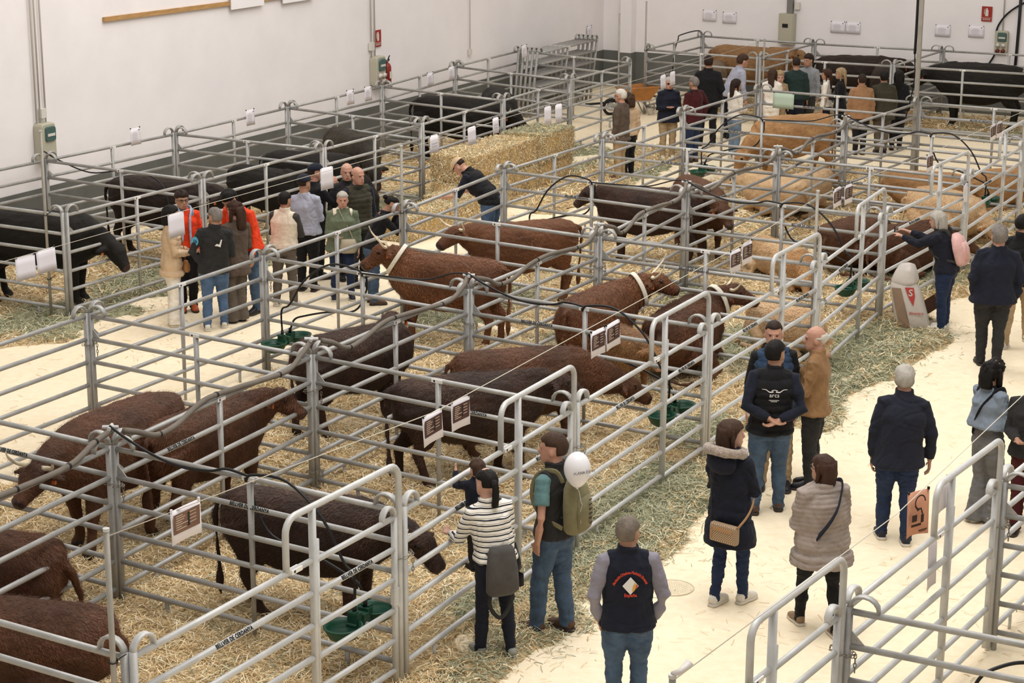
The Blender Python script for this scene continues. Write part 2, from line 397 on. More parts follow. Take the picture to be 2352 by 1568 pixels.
N['E-'] = N['E0']-(N['E1']-N['E0'])*1.02; N['I0'] = N['H0']+(N['H0']-N['G0']); N['I1'] = N['H1']+(N['H1']-N['G1'])
N['P-'] = N['P0']-(N['P1']-N['P0']); N['P2'] = N['P1']+(N['P1']-N['P0']); N['Q0'] = N['P0']+WD*3.1; N['Q1'] = N['P1']+WD*3.1
def off(p, q, s=.055):
    """shift a hurdle sideways a little so that panels meeting at a node stand side by side"""
    d = (N[q]-N[p]); d = d/np.linalg.norm(d); n = np.array([d[1], -d[0]])*s; return N[p]+n, N[q]+n
ORD = ['nearest', 'second', 'third', 'fourth', 'fifth', 'sixth', 'seventh', 'eighth']
def H(p, q, label, t=None, s=0., **kw):
    a, b = off(p, q, s); return hurdle(a, b, label, t, **kw)
for i, (p, q) in enumerate([('A-', 'A0'), ('A0', 'A1'), ('A1', 'A2'), ('A2', 'A3'), ('A3', 'A4'), ('A4', 'A5'), ('A5', 'A6'), ('A6', 'A7')]):
    if i: H(p, q, 'steel hurdle of the fence beside the left aisle, %s pen from the camera' % ORD[i-1])
for i, (p, q) in enumerate([('B-', 'B0'), ('B0', 'B1'), ('B1', 'B2'), ('B2', 'B3'), ('B3', 'B4'), ('B4', 'B5'), ('B5', 'B6'), ('B6', 'B7')]):
    H(p, q, 'steel hurdle of the middle spine under the grey water pipe, %s from the camera' % ORD[i], [None, .30, None, None, None, .35, .3, None][i])
H('B0', 'B1', 'x') if False else None
for i, (p, q) in enumerate([('A0', 'B0'), ('A1', 'B1'), ('A2', 'B2'), ('A3', 'B3'), ('A4', 'B4'), ('A5', 'B5'), ('A6', 'B6'), ('A7', 'B7')]):
    H(p, q, 'steel cross hurdle between left fence and pipe spine, %s from the camera' % ORD[i], [.62, None, None, None, .42, .42, .36, .35][i])
for i, (p, q) in enumerate([('B-', 'C-'), ('B0', 'C0'), ('B1', 'C1'), ('B2', 'C2'), ('B3', 'C3'), ('B4', 'C4'), ('B5', 'C5'), ('B6', 'C6'), ('B7', 'C7')]):
    H(p, q, 'steel cross hurdle between pipe spine and gate line, %s from the camera' % (ORD+['farthest'])[i], [None, .50, .22 if 0 else .62, .3, .45, .62, .4, .3, .42][i])
for i, (p, q) in enumerate([('C-', 'C0'), ('C0', 'C1'), ('C1', 'C2'), ('C2', 'C3'), ('C3', 'C4'), ('C4', 'C5'), ('C5', 'C6'), ('C6', 'C7')]):
    gate(N[p], N[q], 'steel gate hurdle with raised doorway in the right-hand fence, %s from the camera' % ORD[i], .33, [.8, .8, .8, .82, None, None, None, None][i])
for i, (p, q) in enumerate([('D0', 'D1'), ('D1', 'D2'), ('D2', 'D3'), ('D3', 'D4'), ('D4', 'D5'), ('D5', 'D6')]):
    H(p, q, 'dull steel hurdle along the front of the wall-side pens, %s from the camera' % ORD[i])
for i, (p, q) in enumerate([('E-', 'E0'), ('E0', 'E1'), ('E1', 'E2'), ('E2', 'E3'), ('E3', 'E4'), ('E4', 'E5')]):
    H(p, q, 'dull steel hurdle close to the white left wall, %s from the camera' % ORD[i])
for i, (p, q) in enumerate([('E-', 'D0'), ('E0', 'D1'), ('E1', 'D2'), ('E2', 'D3'), ('E3', 'D4'), ('E4', 'D5'), ('E5', 'D6')]):
    H(p, q, 'dull steel cross hurdle between two wall-side pens, %s from the camera' % ORD[i])
for i, (p, q) in enumerate([('F0', 'G0'), ('G0', 'H0'), ('H0', 'I0')]): H(p, q, 'dull steel hurdle at the front of the back-wall pens, %s from the left' % ['first', 'second', 'third'][i])
for i, (p, q) in enumerate([('F1', 'G1'), ('G1', 'H1'), ('H1', 'I1')]): H(p, q, 'dull steel hurdle against the back wall, %s from the left' % ['first', 'second', 'third'][i])
for i, (p, q) in enumerate([('F0', 'F1'), ('G0', 'G1'), ('H0', 'H1')]): H(p, q, 'dull steel side hurdle of the back-wall pens, %s from the left' % ['first', 'second', 'third'][i])
gate(N['P-'], N['P0'], 'steel gate hurdle with raised doorway at the bottom right corner'); gate(N['P0'], N['P1'], 'steel gate hurdle carrying papers at the right edge')
gate(N['P1'], N['P2'], 'steel gate hurdle running off the right edge')
H('P0', 'Q0', 'steel cross hurdle at the bottom right corner of the photo'); H('P1', 'Q1', 'steel cross hurdle cut by the right edge above it')

# chains tying the corner posts
def chain(p, z, seed):
    g = G(); r = random.Random(seed); n = 11; R_ = .085
    for k in range(n):
        a = 2*PI*k/n; c = np.array([p[0]+R_*math.cos(a), p[1]+R_*math.sin(a), z+.02*math.sin(a+seed)+r.uniform(-.006, .006)])
        t = np.array([-math.sin(a), math.cos(a), .2]); u = np.array([0, 0, 1.]) if k % 2 else np.array([math.cos(a), math.sin(a), 0])
        P = [c+t*.026*math.cos(q)+u*.012*math.sin(q) for q in np.linspace(0, 2*PI, 9)[:-1]]
        g.sweep(P, .0042, 5, (0.1, .2, 1), closed=True)
    for k in range(4):
        c = np.array([p[0]+.09, p[1]-.03, z-.03-.035*k]); P = [c+np.array([0, .010*math.sin(q)*(k % 2), 0])+np.array([.010*math.sin(q)*((k+1) % 2), 0, .022*math.cos(q)]) for q in np.linspace(0, 2*PI, 9)[:-1]]
        g.sweep(P, .004, 5, (.3, 1, .1), closed=True)
    return g
CH = [('A1', 1.17, 'at the corner of the left fence, nearest pens'), ('A2', 1.2, 'on the second left fence post'), ('B1', 1.12, 'on the pipe spine post, high'), ('B1', .24, 'on the pipe spine post, near the straw'), ('B0', 1.14, 'on the nearest spine post'),
      ('B2', 1.1, 'on the third spine post'), ('B3', 1.12, 'on the fourth spine post'), ('B4', 1.16, 'on the fifth spine post'), ('C0', 1.1, 'on the nearest gate post'), ('C1', 1.08, 'on the second gate post'), ('C3', 1.05, 'on the fourth gate post'), ('P0', 1.16, 'on the bottom right corner post'), ('P1', 1.14, 'on the right edge gate post'), ('D1', 1.16, 'on the second wall-pen post')]
for i, (n_, z, l) in enumerate(CH): chain(N[n_], z, i).obj('chain', M_chain, smooth=True, label='small steel chain looped '+l, cat='chain', group='chains tying the hurdles')
# ---------------------------------------------------------------- cattle
def hide(name, c1, c2, c3=None):
    m = bpy.data.materials.new('hide_'+name); m.use_nodes = True; nt = m.node_tree; b = nt.nodes['Principled BSDF']; MATS['hide_'+name] = m
    tc = nt.nodes.new('ShaderNodeTexCoord')
    def nz(sc, det, st):
        mp = nt.nodes.new('ShaderNodeMapping'); mp.inputs['Scale'].default_value = st; nt.links.new(tc.outputs['Object'], mp.inputs[0])
        n = nt.nodes.new('ShaderNodeTexNoise'); n.inputs['Scale'].default_value = sc; n.inputs['Detail'].default_value = det; n.inputs['Roughness'].default_value = .65; n.inputs['Distortion'].default_value = .6
        nt.links.new(mp.outputs[0], n.inputs['Vector']); return n.outputs[0]
    r = nt.nodes.new('ShaderNodeValToRGB'); r.color_ramp.elements[0].position = .3; r.color_ramp.elements[1].position = .72
    r.color_ramp.elements[0].color = lin(c1); r.color_ramp.elements[1].color = lin(c2); nt.links.new(nz(3.0, 4, (1, .6, 1)), r.inputs[0])
    fur = nz(42, 5, (1, .45, .8)); r2 = nt.nodes.new('ShaderNodeValToRGB'); r2.color_ramp.elements[0].position = .25; r2.color_ramp.elements[1].position = .7
    r2.color_ramp.elements[0].color = (.55, .5, .48, 1); r2.color_ramp.elements[1].color = (1, 1, 1, 1); nt.links.new(fur, r2.inputs[0])
    x = nt.nodes.new('ShaderNodeMix'); x.data_type = 'RGBA'; x.blend_type = 'MULTIPLY'; x.inputs[0].default_value = .8
    nt.links.new(r.outputs[0], x.inputs[6]); nt.links.new(r2.outputs[0], x.inputs[7]); nt.links.new(x.outputs[2], b.inputs['Base Color'])
    b.inputs['Roughness'].default_value = .72; b.inputs['Specular IOR Level'].default_value = .25
    b.inputs['Sheen Weight'].default_value = .22; b.inputs['Sheen Roughness'].default_value = .45; b.inputs['Sheen Tint'].default_value = lin(c3 or c2)
    bp = nt.nodes.new('ShaderNodeBump'); bp.inputs['Strength'].default_value = .55; bp.inputs['Distance'].default_value = .012
    nt.links.new(fur, bp.inputs['Height']); nt.links.new(bp.outputs[0], b.inputs['Normal']); return m
HID = {'red': hide('red', '#42291b', '#604029', '#94664a'), 'dark': hide('dark', '#2a1c17', '#402a21', '#74523f'), 'chestnut': hide('chestnut', '#52331f', '#744a30', '#a87450'),
       'black': hide('black', '#16130f', '#221e1a', '#3a3734'), 'choc': hide('choc', '#211814', '#32251f', '#5a4a40'), 'cream': hide('cream', '#b3906a', '#d2b48c', '#f0dcc0'), 'blonde': hide('blonde', '#9a7148', '#ba9062', '#e8c698'),
       'tan': hide('tan', '#7d5c3c', '#9a7650', '#d8b080'), 'greybrown': hide('greybrown', '#5c4c3c', '#7d6a55', '#b0a08a'), 'roan': hide('roan', '#1b1815', '#3a342b', '#8a7f60')}
M_horn = mat('horn', '#d6c8ac', .45, 0, .2, 14); M_hoof = mat('hoof', '#2a2420', .5); M_muz = mat('muzzle_dark', '#3a2620', .45); M_muzp = mat('muzzle_pink', '#b58a72', .5)
M_eye = mat('animal_eye', '#0d0908', .15); M_tag = mat('ear_tag_orange', '#d9743a', .5); M_tagy = mat('ear_tag_yellow', '#d8b736', .5); M_collar = mat('white_leather', '#e2dccb', .6, 0, .06, 12, .1)
NECK = {'up': ((0, 1.0, 1.32), (0, .78, -.62)), 'level': ((0, 1.08, 1.1), (0, .6, -.8)), 'graze': ((0, 1.1, .62), (0, .35, -.93)), 'low': ((0, 1.12, .82), (0, .75, -.66)),
        'left': ((-.42, .82, 1.25), (-.92, .1, -.42)), 'right': ((.42, .85, 1.22), (.92, .15, -.45)), 'flat': ((0, 1.2, .95), (0, .93, -.4))}
COWS = []; FURQ = []
def cow(rump, shoulder, label, coat='red', pose='stand', head='up', s=1.0, horns=0.0, collar=False, tagc=None, ear_tag=True, hornc=None, legs=(0, 0, 0, 0), group=None, muz=None, vox=.020, fat=1.0, cat='cow', name='cow', bell=False, at_center=None, face=None):
    lying = pose == 'lie'; s = s*(.90 if s > .85 else 1.0); zb = (1.30 if not lying else .84)*s
    if at_center is None:
        A = at(rump[0], rump[1], zb)[:2]; B = at(shoulder[0], shoulder[1], zb)[:2]; d = B-A; L = np.linalg.norm(d); d = d/L; c = (A+B)/2+d*.11*s
    else:
        c = np.array(at_center[:2]); a_ = math.radians(at_center[2]); d = np.array([math.sin(a_), math.cos(a_)]); L = 0
    # keep the animal inside the pen it stands in
    u, w = to_uw(c); skip = at_center is not None; UB = [-6.75, -3.3, .0, 3.35, 6.95, 9.95, 13.5, 17.0, 20.8] if w > -4 else [4.3, 7.4, 10.75, 13.9, 17.0, 19.9, 22.9]
    if u > 25: UB = [25.35, 28.75]
    WB = [-3.1, 0., 3.15] if w > -4 else [-9.85, -6.85]
    if u > 25: WB = [-7.6, -4.75, -1.75, 1.3]
    def band(v, B): i = max(0, min(len(B)-2, int(np.searchsorted(B, v))-1)); return B[i], B[i+1]
    du, dw = d@UD, d@WD; hw = .40*s*fat+.04
    for ax in (0, 1):
        lo, hi = band((u, w)[ax], (UB, WB)[ax]); dd = (du, dw)[ax]; side = hw*abs((dw, du)[ax]); e1, e2 = sorted(((u, w)[ax]-dd*.90*s, (u, w)[ax]+dd*(.92 if not lying else .8)*s)); e1 -= side; e2 += side
        sh = 0
        if e1 < lo: sh = lo-e1
        if e2+sh > hi: sh = (hi-e2) if e1+(hi-e2) >= lo else ((lo+hi)-(e1+e2))/2
        sh = 0 if skip else max(-.7, min(.7, sh))
        if ax == 0: u += sh
        else: w += sh
    c = uw(u, w)[:2]
    COWS.append((label[:30], round(float(L), 2), c.round(2).tolist()))
    rz = math.atan2(-d[0], d[1]); o = empty(name, (c[0], c[1], 0.02), rz, label, cat, group)
    g = G(); dz = -.50 if lying else 0
    Rg = [(-.90, 1.02, .09, .16), (-.84, 1.02, .20, .25), (-.70, 1.0, .28, .31), (-.5, .965, .315, .35), (-.25, .92, .345, .40), (.0, .895, .365, .425), (.25, .90, .35, .415), (.45, .93, .32, .385), (.62, .965, .275, .345), (.78, 1.0, .20, .27), (.88, 1.02, .11, .17)]
    P = [(0, y, z+dz+(.06 if lying else 0)) for y, z, a, b_ in Rg]; k = fat*(1.13 if lying else 1)
    g.sweep(P, [(a*k, b_*(1.0 if not lying else .97)) for y, z, a, b_ in Rg], 20, (0, 0, 1), 2.35)
    # hook bones, withers
    for sx in (-1, 1): g.ball((sx*.17, -.55, 1.20+dz), (.07, .11, .06))
    g.ball((0, .42, 1.24+dz), (.09, .22, .06))
    poll, hd = NECK[head] if isinstance(head, str) else head
    poll = np.array(poll, float)*1.0; hd = np.array(hd, float); hd /= np.linalg.norm(hd)
    if lying: poll[2] = max(.42, poll[2]-.42)
    n0 = np.array([0, .50, 1.02+dz+(.04 if lying else 0)]); n3 = poll
    mid1 = n0*.62+n3*.38+np.array([0, .03, .0]); mid2 = n0*.28+n3*.72+np.array([0, .02, .02])
    g.sweep([n0, mid1, mid2, n3-hd*.03], [(.22, .32), (.165, .26), (.13, .20), (.105, .135)], 16, (0, 0, 1), 2.1)
    # head
    hs = 1.0; sidev = np.cross(hd, (0, 0, 1.)); sidev /= np.linalg.norm(sidev); upv = np.cross(sidev, hd)
    def hp(f, u_=0, s_=0): return poll+hd*f*hs+upv*u_+sidev*s_
    g.sweep([hp(-.07, .02), hp(.0, .015), hp(.10, 0), hp(.20, -.01), hp(.29, -.015), hp(.36, -.02), hp(.40, -.025)], [(.075, .085), (.115, .125), (.12, .135), (.092, .108), (.078, .085), (.082, .078), (.05, .055)], 16, (0, 0, 1), 2.4)
    for q in (-1, 1):
        g.ball(hp(.10, .05, q*.10), .03, 8, 6)
        # ears
        e0 = hp(-.01, -.0, q*.10); e1 = e0+sidev*q*.10-upv*.02-hd*.015; e2 = e0+sidev*q*.19-upv*.05-hd*.01
        g.sweep([e0, e1, e2], [(.035, .025), (.055, .022), (.018, .014)], 8, tuple(upv))
    # legs
    if not lying:
        for i, sx in enumerate((-1, 1)):
            dy = legs[i]; f = .16*sx
            g.sweep([(f, .50, .98), (f*1.08, .49, .74), (f, .50+dy*.5, .42), (f, .49+dy*.8, .24), (f, .49+dy, .11), (f, .53+dy, .045), (f, .55+dy, .0)], [(.12, .18), (.10, .135), (.066, .072), (.046, .052), (.048, .054), (.058, .068), (.06, .074)], 12, (0, 1, 0), 2.2)
        for i, sx in enumerate((-1, 1)):
            dy = legs[2+i]; f = .165*sx
            g.sweep([(f, -.62, 1.02), (f*1.1, -.55, .78), (f*1.05, -.62+dy*.3, .56), (f, -.74+dy*.6, .44), (f, -.71+dy*.8, .27), (f, -.69+dy, .11), (f, -.64+dy, .045), (f, -.62+dy, .0)], [(.15, .25), (.125, .215), (.075, .12), (.052, .072), (.044, .052), (.048, .054), (.058, .068), (.06, .074)], 12, (0, 1, 0), 2.2)
    else:
        for sx in (-1, 1):
            g.sweep([(sx*.24, .45, .42), (sx*.27, .36, .2), (sx*.24, .66, .085), (sx*.2, .56, .06), (sx*.18, .42, .05)], [.11, .09, .062, .048, .05], 10)
        g.sweep([(.3, -.55, .42), (.42, -.22, .22), (.5, -.12, .09), (.52, -.4, .07), (.5, -.62, .06)], [.16, .12, .07, .052, .05], 10)
        g.sweep([(-.26, -.55, .42), (-.36, -.2, .22), (-.3, .02, .09), (-.2, .16, .05)], [.16, .12, .07, .05], 10)
        g.ball((0, -.05, .30), (.40*fat, .72, .27))
    # tail
    tz = 1.2+dz
    if not lying: TP = [(0, -.86, tz-.02), (0, -.955, tz-.05), (.01, -.985, tz-.2), (.02, -.975, .82), (.03, -.96, .6), (.035, -.95, .42)]
    else: TP = [(0, -.86, tz-.04), (.03, -.95, tz-.13), (.1, -1.0, .33), (.18, -.98, .12), (.3, -.9, .07), (.4, -.82, .06)]
    g.sweep(TP, [.05, .038, .027, .022, .021, .03], 8, (0, 1, .1))
    g.sweep([TP[-1], (TP[-1][0]+.005, TP[-1][1]+.0, TP[-1][2]-(.12 if not lying else -.01)), (TP[-1][0]+(.01 if not lying else .14), TP[-1][1]+.01, TP[-1][2]-(.27 if not lying else .0))], [.03, .046, .012], 8, (0, 1, .1))
    g.xf(lambda V: V*s)
    seed = len(COWS)
    def post(co, no):
        n1 = noise(co*np.array([1, .7, 1.2]), 2.2/s, seed, 2)*.010*s; n2 = noise(co*np.array([1, .55, 1.0]), 10/s, seed+9, 2)*.0045*s
        w = np.clip((co[:, 2]/s-.25)/.3, 0, 1); return co+no*((n1+n2)*w)[:, None]
    eye = [hp(.10, .055, q*.12)*s for q in (-1, 1)]; mz = hp(.385, -.02)*s
    def mf(ce):
        mi = np.zeros(len(ce), int)
        mi[np.linalg.norm(ce-mz, axis=1) < .085*s] = 1
        for e_ in eye: mi[np.linalg.norm(ce-e_, axis=1) < .026*s] = 2
        if not lying: mi[ce[:, 2] < .06*s] = 3
        return mi
    FURQ.append((o, coat)); organic('body', g, [HID[coat], muz or (M_muz if coat in ('red', 'dark', 'black', 'choc', 'chestnut', 'roan') else M_muzp), M_eye, M_hoof], o, vox*s, 3, post, mf)
    if horns:
        for q in (-1, 1):
            b0 = hp(-.03, .06, q*.07)*s; up = np.array([0, 0, 1.])
            fw = hd.copy(); fw[2] = 0; fw = fw/np.linalg.norm(fw) if np.linalg.norm(fw) > .1 else np.array([0, 1., 0])
            P = [b0, b0+sidev*q*.10*horns*s+up*.01*s, b0+sidev*q*.22*horns*s+fw*.05*horns*s+up*.05*horns*s, b0+sidev*q*.29*horns*s+fw*.13*horns*s+up*.15*horns*s, b0+sidev*q*.30*horns*s+fw*.17*horns*s+up*.25*horns*s]
            h = G(); h.sweep(smooth_path(P, 3), list(np.linspace(.030*s, .005*s, 13)), 10); h.obj('horn', M_horn, o, True)
    if ear_tag:
        for q in ((-1, 1) if ear_tag is True else (ear_tag,)):
            e2 = hp(.01, -.045, q*.18)*s; h = G(); h.box(e2, (.045*s, .02*s, .06*s)); h.obj('ear_tag', tagc or M_tag, o)
    if collar:
        c0 = (n0*.40+n3*.60)*s; ax = (n3-n0)/np.linalg.norm(n3-n0); sv = np.cross(ax, (0, 0, 1.)); sv /= np.linalg.norm(sv); uv = np.cross(sv, ax)
        h = G(); P = [c0+sv*math.cos(a)*.172*s+uv*math.sin(a)*.255*s for a in np.linspace(0, 2*PI, 25)[:-1]]
        h.sweep(P, (.010*s, .032*s), 8, tuple(ax), 4, closed=True)
        me = h.mesh('collar', M_collar, True); V = np.array([v.co for v in me.vertices])
        mk('collar', me, o)
    if bell:
        b0 = hp(-.18, -.36)*s; h = G(); h.rings([(b0[0], b0[1], b0[2]-.14, .06, .05), (b0[0], b0[1], b0[2]-.06, .05, .045), (b0[0], b0[1], b0[2], .035, .03)], 12); h.obj('bell', M_chain, o, True)
    return o
cow((400, 890), (150, 985), 'dark red-brown cow grazing towards the left edge, beside the spine hose', 'red', s=1.1, head=((-.1, 1.2, 1.0), (-.1, .85, -.5)), horns=.6, legs=(.1, -.1, .05, -.05))
cow((345, 985), (560, 905), 'red-brown cow with hanging light tail, standing with head behind the printed rail', 'red', head=((.22, .95, 1.2), (.8, .4, -.5)), legs=(0, .1, -.1, .05))
cow((490, 1130), (840, 1165), 'dark brown cow behind the nearest raised doorway, head lowered past the gate post', 'dark', s=.98, head=((.1, 1.15, .98), (.35, .75, -.55)), horns=.5, legs=(.05, -.05, .0, .22))
cow(0, 0, 'shaggy brown cow lying cut off by the left edge, upper of two', 'red', 'lie', 'flat', s=1.12, at_center=(*at(-70, 1440)[:2], -78))
cow(0, 0, 'shaggy brown cow in the bottom left corner of the photo', 'red', 'lie', 'flat', s=1.12, fat=1.05, at_center=(*at(20, 1625)[:2], -84))
cow((700, 785), (890, 745), 'dark brown cow turning its head back, between the two spine posts', 'dark', head=((-.42, .95, 1.18), (-.85, .25, -.5)), legs=(.1, -.05, -.12, .1))
cow((880, 880), (1225, 855), 'large dark brown cow in front with brushy tail and pale streak on its back', 'dark', head=((.02, 1.05, 1.15), (.1, .9, -.45)), horns=.0, legs=(-.1, .12, -.1, .15), fat=1.05)
cow((1065, 815), (1300, 800), 'dark brown cow grazing behind the large one, muzzle near the green drinker', 'red', head=((.1, 1.25, .80), (.1, .86, -.5)), legs=(.1, 0, 0, 0))
cow((1125, 600), (960, 585), 'chestnut horned cow in a white collar facing left by the aisle', 'chestnut', head=((-.1, .95, 1.32), (-.45, .65, -.5)), horns=.95, collar=True, legs=(0, .15, 0, -.1))
cow((1325, 505), (1110, 520), 'long chestnut horned cow standing broadside behind the collared one', 'chestnut', head=((-.02, 1.12, 1.2), (-.25, .85, -.4)), horns=.85, legs=(0, -.12, .05, -.05))
cow((1620, 440), (1400, 432), 'dark brown cow with a bell and yellow ear tag facing left', 'dark', head=((-.05, 1.0, 1.22), (-.05, .8, -.62)), horns=.2, tagc=M_tagy, legs=(0, 0, 0, 0), bell=True)
cow((1590, 398), (1672, 440), 'brown cow with straw on its back, head down behind the bell cow', 'red', head=((.0, 1.15, 1.0), (0, .8, -.6)), horns=.0)
cow((1300, 700), (1430, 645), 'brown horned cow in a white collar seen from behind, looking right', 'chestnut', head=((.33, .98, 1.26), (.85, .4, -.35)), horns=1.0, collar=True, legs=(0, 0, .1, -.1))
cow((1405, 745), (1450, 765), 'small tan-brown calf beside the collared cow, face under the two paper signs', 'tan', head='level', s=.62, horns=0, cat='calf', name='calf')
cow((1550, 720), (1660, 650), 'red-brown horned cow lying in a white collar, pale streak on its flank', 'red', 'lie', ((.25, 1.0, 1.2), (.85, .45, -.3)), horns=.6, collar=True, s=1.12)
cow((1745, 545), (1800, 565), 'pale cream calf resting with its face towards the camera, near the brown paper signs', 'cream', 'lie', 'level', s=.64, cat='calf', name='calf')
cow((1830, 565), (1850, 610), 'tan calf lying against the pale one with orange tags', 'blonde', 'lie', 'low', s=.6, cat='calf', name='calf')
cow((1765, 690), (1835, 712), 'fluffy cream calf curled up behind the man in the leather jacket', 'cream', 'lie', ((.1, 1.0, .85), (.3, .8, -.5)), s=.74, cat='calf', name='calf')
cow((1900, 520), (2020, 490), 'dark red cow lying in the fourth gate pen, back to the camera', 'red', 'lie', ((-.3, 1.0, .9), (-.5, .7, -.5)), fat=1.1)
cow((2065, 510), (2170, 495), 'dark red cow lying behind the woman taking a photo, head to the right', 'red', 'lie', ((.1, 1.1, .85), (.3, .85, -.4)))
cow((1850, 400), (1925, 385), 'pale cream cow lying in the pen beyond the paper signs', 'cream', 'lie', 'level', s=.9)
cow((1815, 412), (1765, 400), 'pale blonde cow lying with its head to the left by the straw', 'cream', 'lie', 'flat', s=.85)
cow((2080, 395), (2150, 400), 'blonde calf lying at the back of the right-hand pen', 'blonde', 'lie', 'level', s=.8, cat='calf', name='calf')
cow((2130, 440), (2200, 455), 'cream cow lying beside the papered gate', 'cream', 'lie', 'low', s=.95)
cow((2310, 465), (2230, 440), 'fat cream cow lying behind the green drinker at the right', 'cream', 'lie', 'flat', s=1.0)
cow((2250, 395), (2320, 390), 'tan calf lying near the right edge with raised head', 'blonde', 'lie', 'up', s=.8, cat='calf', name='calf')
cow((1905, 262), (1760, 272), 'big blonde cow standing broadside, hindquarters pale', 'blonde', head='graze', s=1.08, legs=(.1, 0, 0, .1), horns=0)
cow(0, 0, 'tan-brown cow in the back-wall pen behind the stooping man', 'tan', head=((.1, 1.1, 1.2), (.4, .8, -.4)), s=1.2, at_center=(*uw(27.6, -5.9)[:2], 117))
cow(0, 0, 'grey-brown calf facing the camera behind two white papers', 'greybrown', head='level', s=.84, cat='calf', name='calf', at_center=(*uw(26.6, -6.45)[:2], 195))
cow(0, 0, 'black cow in the middle back-wall pen', 'choc', head='level', s=1.15, at_center=(*uw(27.6, -3.3)[:2], 100))
cow(0, 0, 'dark brown shaggy cow behind the crowd of visitors', 'choc', head='low', s=1.1, at_center=(*uw(26.9, -2.4)[:2], 190))
cow(0, 0, 'huge black bull broadside in the right back pen', 'black', head=((.1, 1.12, 1.0), (.2, .8, -.6)), s=1.22, fat=1.05, at_center=(*uw(27.0, -.3)[:2], -66))
cow((20, 500), (235, 510), 'black bull with head lowered in the nearest wall pen', 'black', head=((.1, 1.1, .85), (.25, .65, -.7)), s=1.12, legs=(0, .05, 0, 0), fat=1.05)
cow((275, 405), (440, 415), 'dark chocolate cow standing broadside in the second wall pen', 'choc', head=((.1, 1.1, 1.05), (.3, .7, -.6)), s=1.1)
cow((600, 378), (655, 385), 'small black cow seen from behind in the third wall pen', 'black', head='level', s=.95)
cow((720, 360), (820, 365), 'black cow beyond the two bald men', 'black', head='graze', s=1.05)
cow((870, 285), (930, 305), 'black roan cow with dusty straw-coloured back', 'roan', head=((.1, 1.15, .8), (.1, .6, -.8)), s=1.1)
cow((970, 222), (1110, 228), 'long black cow broadside in the fourth wall pen', 'black', head=((.1, 1.12, 1.0), (.2, .8, -.5)), s=1.12, horns=.4)
cow((1165, 185), (1200, 215), 'black cow with lowered head in front of the leaning stack of hurdles', 'black', head='low', s=1.1)
finish_organics()
# shaggy coat: short real hairs over the nearer animals
def fur(o, n, length, width, tones, seed):
    body = next(c for c in o.children if c.name.startswith('body')); me = body.data; k = len(me.polygons)
    ar = np.empty(k, np.float32); me.polygons.foreach_get('area', ar); ce = np.empty(k*3, np.float32); me.polygons.foreach_get('center', ce); no = np.empty(k*3, np.float32); me.polygons.foreach_get('normal', no)
    mi = np.empty(k, np.int32); me.polygons.foreach_get('material_index', mi); ce = ce.reshape(-1, 3).astype(float); no = no.reshape(-1, 3).astype(float); ar = ar.astype(float)*(mi == 0)*(ce[:, 2] > .3)
    r = np.random.default_rng(seed); ix = r.choice(k, n, p=ar/ar.sum()); P = ce[ix]+r.normal(0, .010, (n, 3))+no[ix]*.004; Nn = no[ix]
    down = np.array([0, -.75, -.8])+r.normal(0, .30, (n, 3)); t1 = down-Nn*(down*Nn).sum(1)[:, None]; t1 /= np.linalg.norm(t1, axis=1)[:, None]+1e-6
    t1 = t1+Nn*r.uniform(.03, .26, n)[:, None]; sd = np.cross(t1, Nn); sd /= np.linalg.norm(sd, axis=1)[:, None]+1e-6
    L = length*r.uniform(.5, 1.4, n)[:, None]; W = width*r.uniform(.6, 1.3, n)[:, None]/2
    V = np.stack([P-sd*W, P+sd*W, P+t1*L], 1).reshape(-1, 3); fm = bpy.data.meshes.new('fur')
    fm.vertices.add(len(V)); fm.vertices.foreach_set('co', V.astype(np.float32).ravel()); fm.loops.add(n*3); fm.loops.foreach_set('vertex_index', np.arange(n*3, dtype=np.int32)); fm.polygons.add(n); fm.polygons.foreach_set('loop_start', np.arange(n, dtype=np.int32)*3); fm.update(calc_edges=True); fm.validate()
    T = np.array([lin(c)[:3] for c in tones]); pick = np.clip((noise(P, 1.3, seed, 2)*.5+.5)*len(T)+r.normal(0, .7, n), 0, len(T)-1).astype(int); col = T[pick]*r.uniform(.88, 1.14, n)[:, None]
    col = np.c_[col, np.ones(n)].repeat(3, 0); a_ = fm.color_attributes.new('tint', 'FLOAT_COLOR', 'POINT'); a_.data.foreach_set('color', col.astype(np.float32).ravel()); fm.materials.append(M_furm)
    mk('fur', fm, o, kind='stuff')
M_furm = mat('fur_hairs', '#6b3e28', .6, attr='tint', spec=.35)
FT = {'red': ('#402619', '#502f1f', '#633d29', '#774b33'), 'dark': ('#2a1c15', '#36241b', '#453024', '#594031'), 'chestnut': ('#55331f', '#6a412a', '#7f5236', '#946443'), 'cream': ('#bd9768', '#cba576', '#d8b58a', '#e2c39c'), 'tan': ('#7a5636', '#946b44', '#ad8259', '#c49a6e'), 'blonde': ('#946a3e', '#b38552', '#c99c68', '#dcb584')}
for o, nm in FURQ:
    y = o.location.y
    if nm in FT and y < 33: fur(o, 42000 if y < 22 else (24000 if y < 27 else 9000), .034 if y < 27 and nm not in ('cream', 'blonde', 'tan') else .026, .0036 if y < 22 else .006, FT[nm], int(y*10))
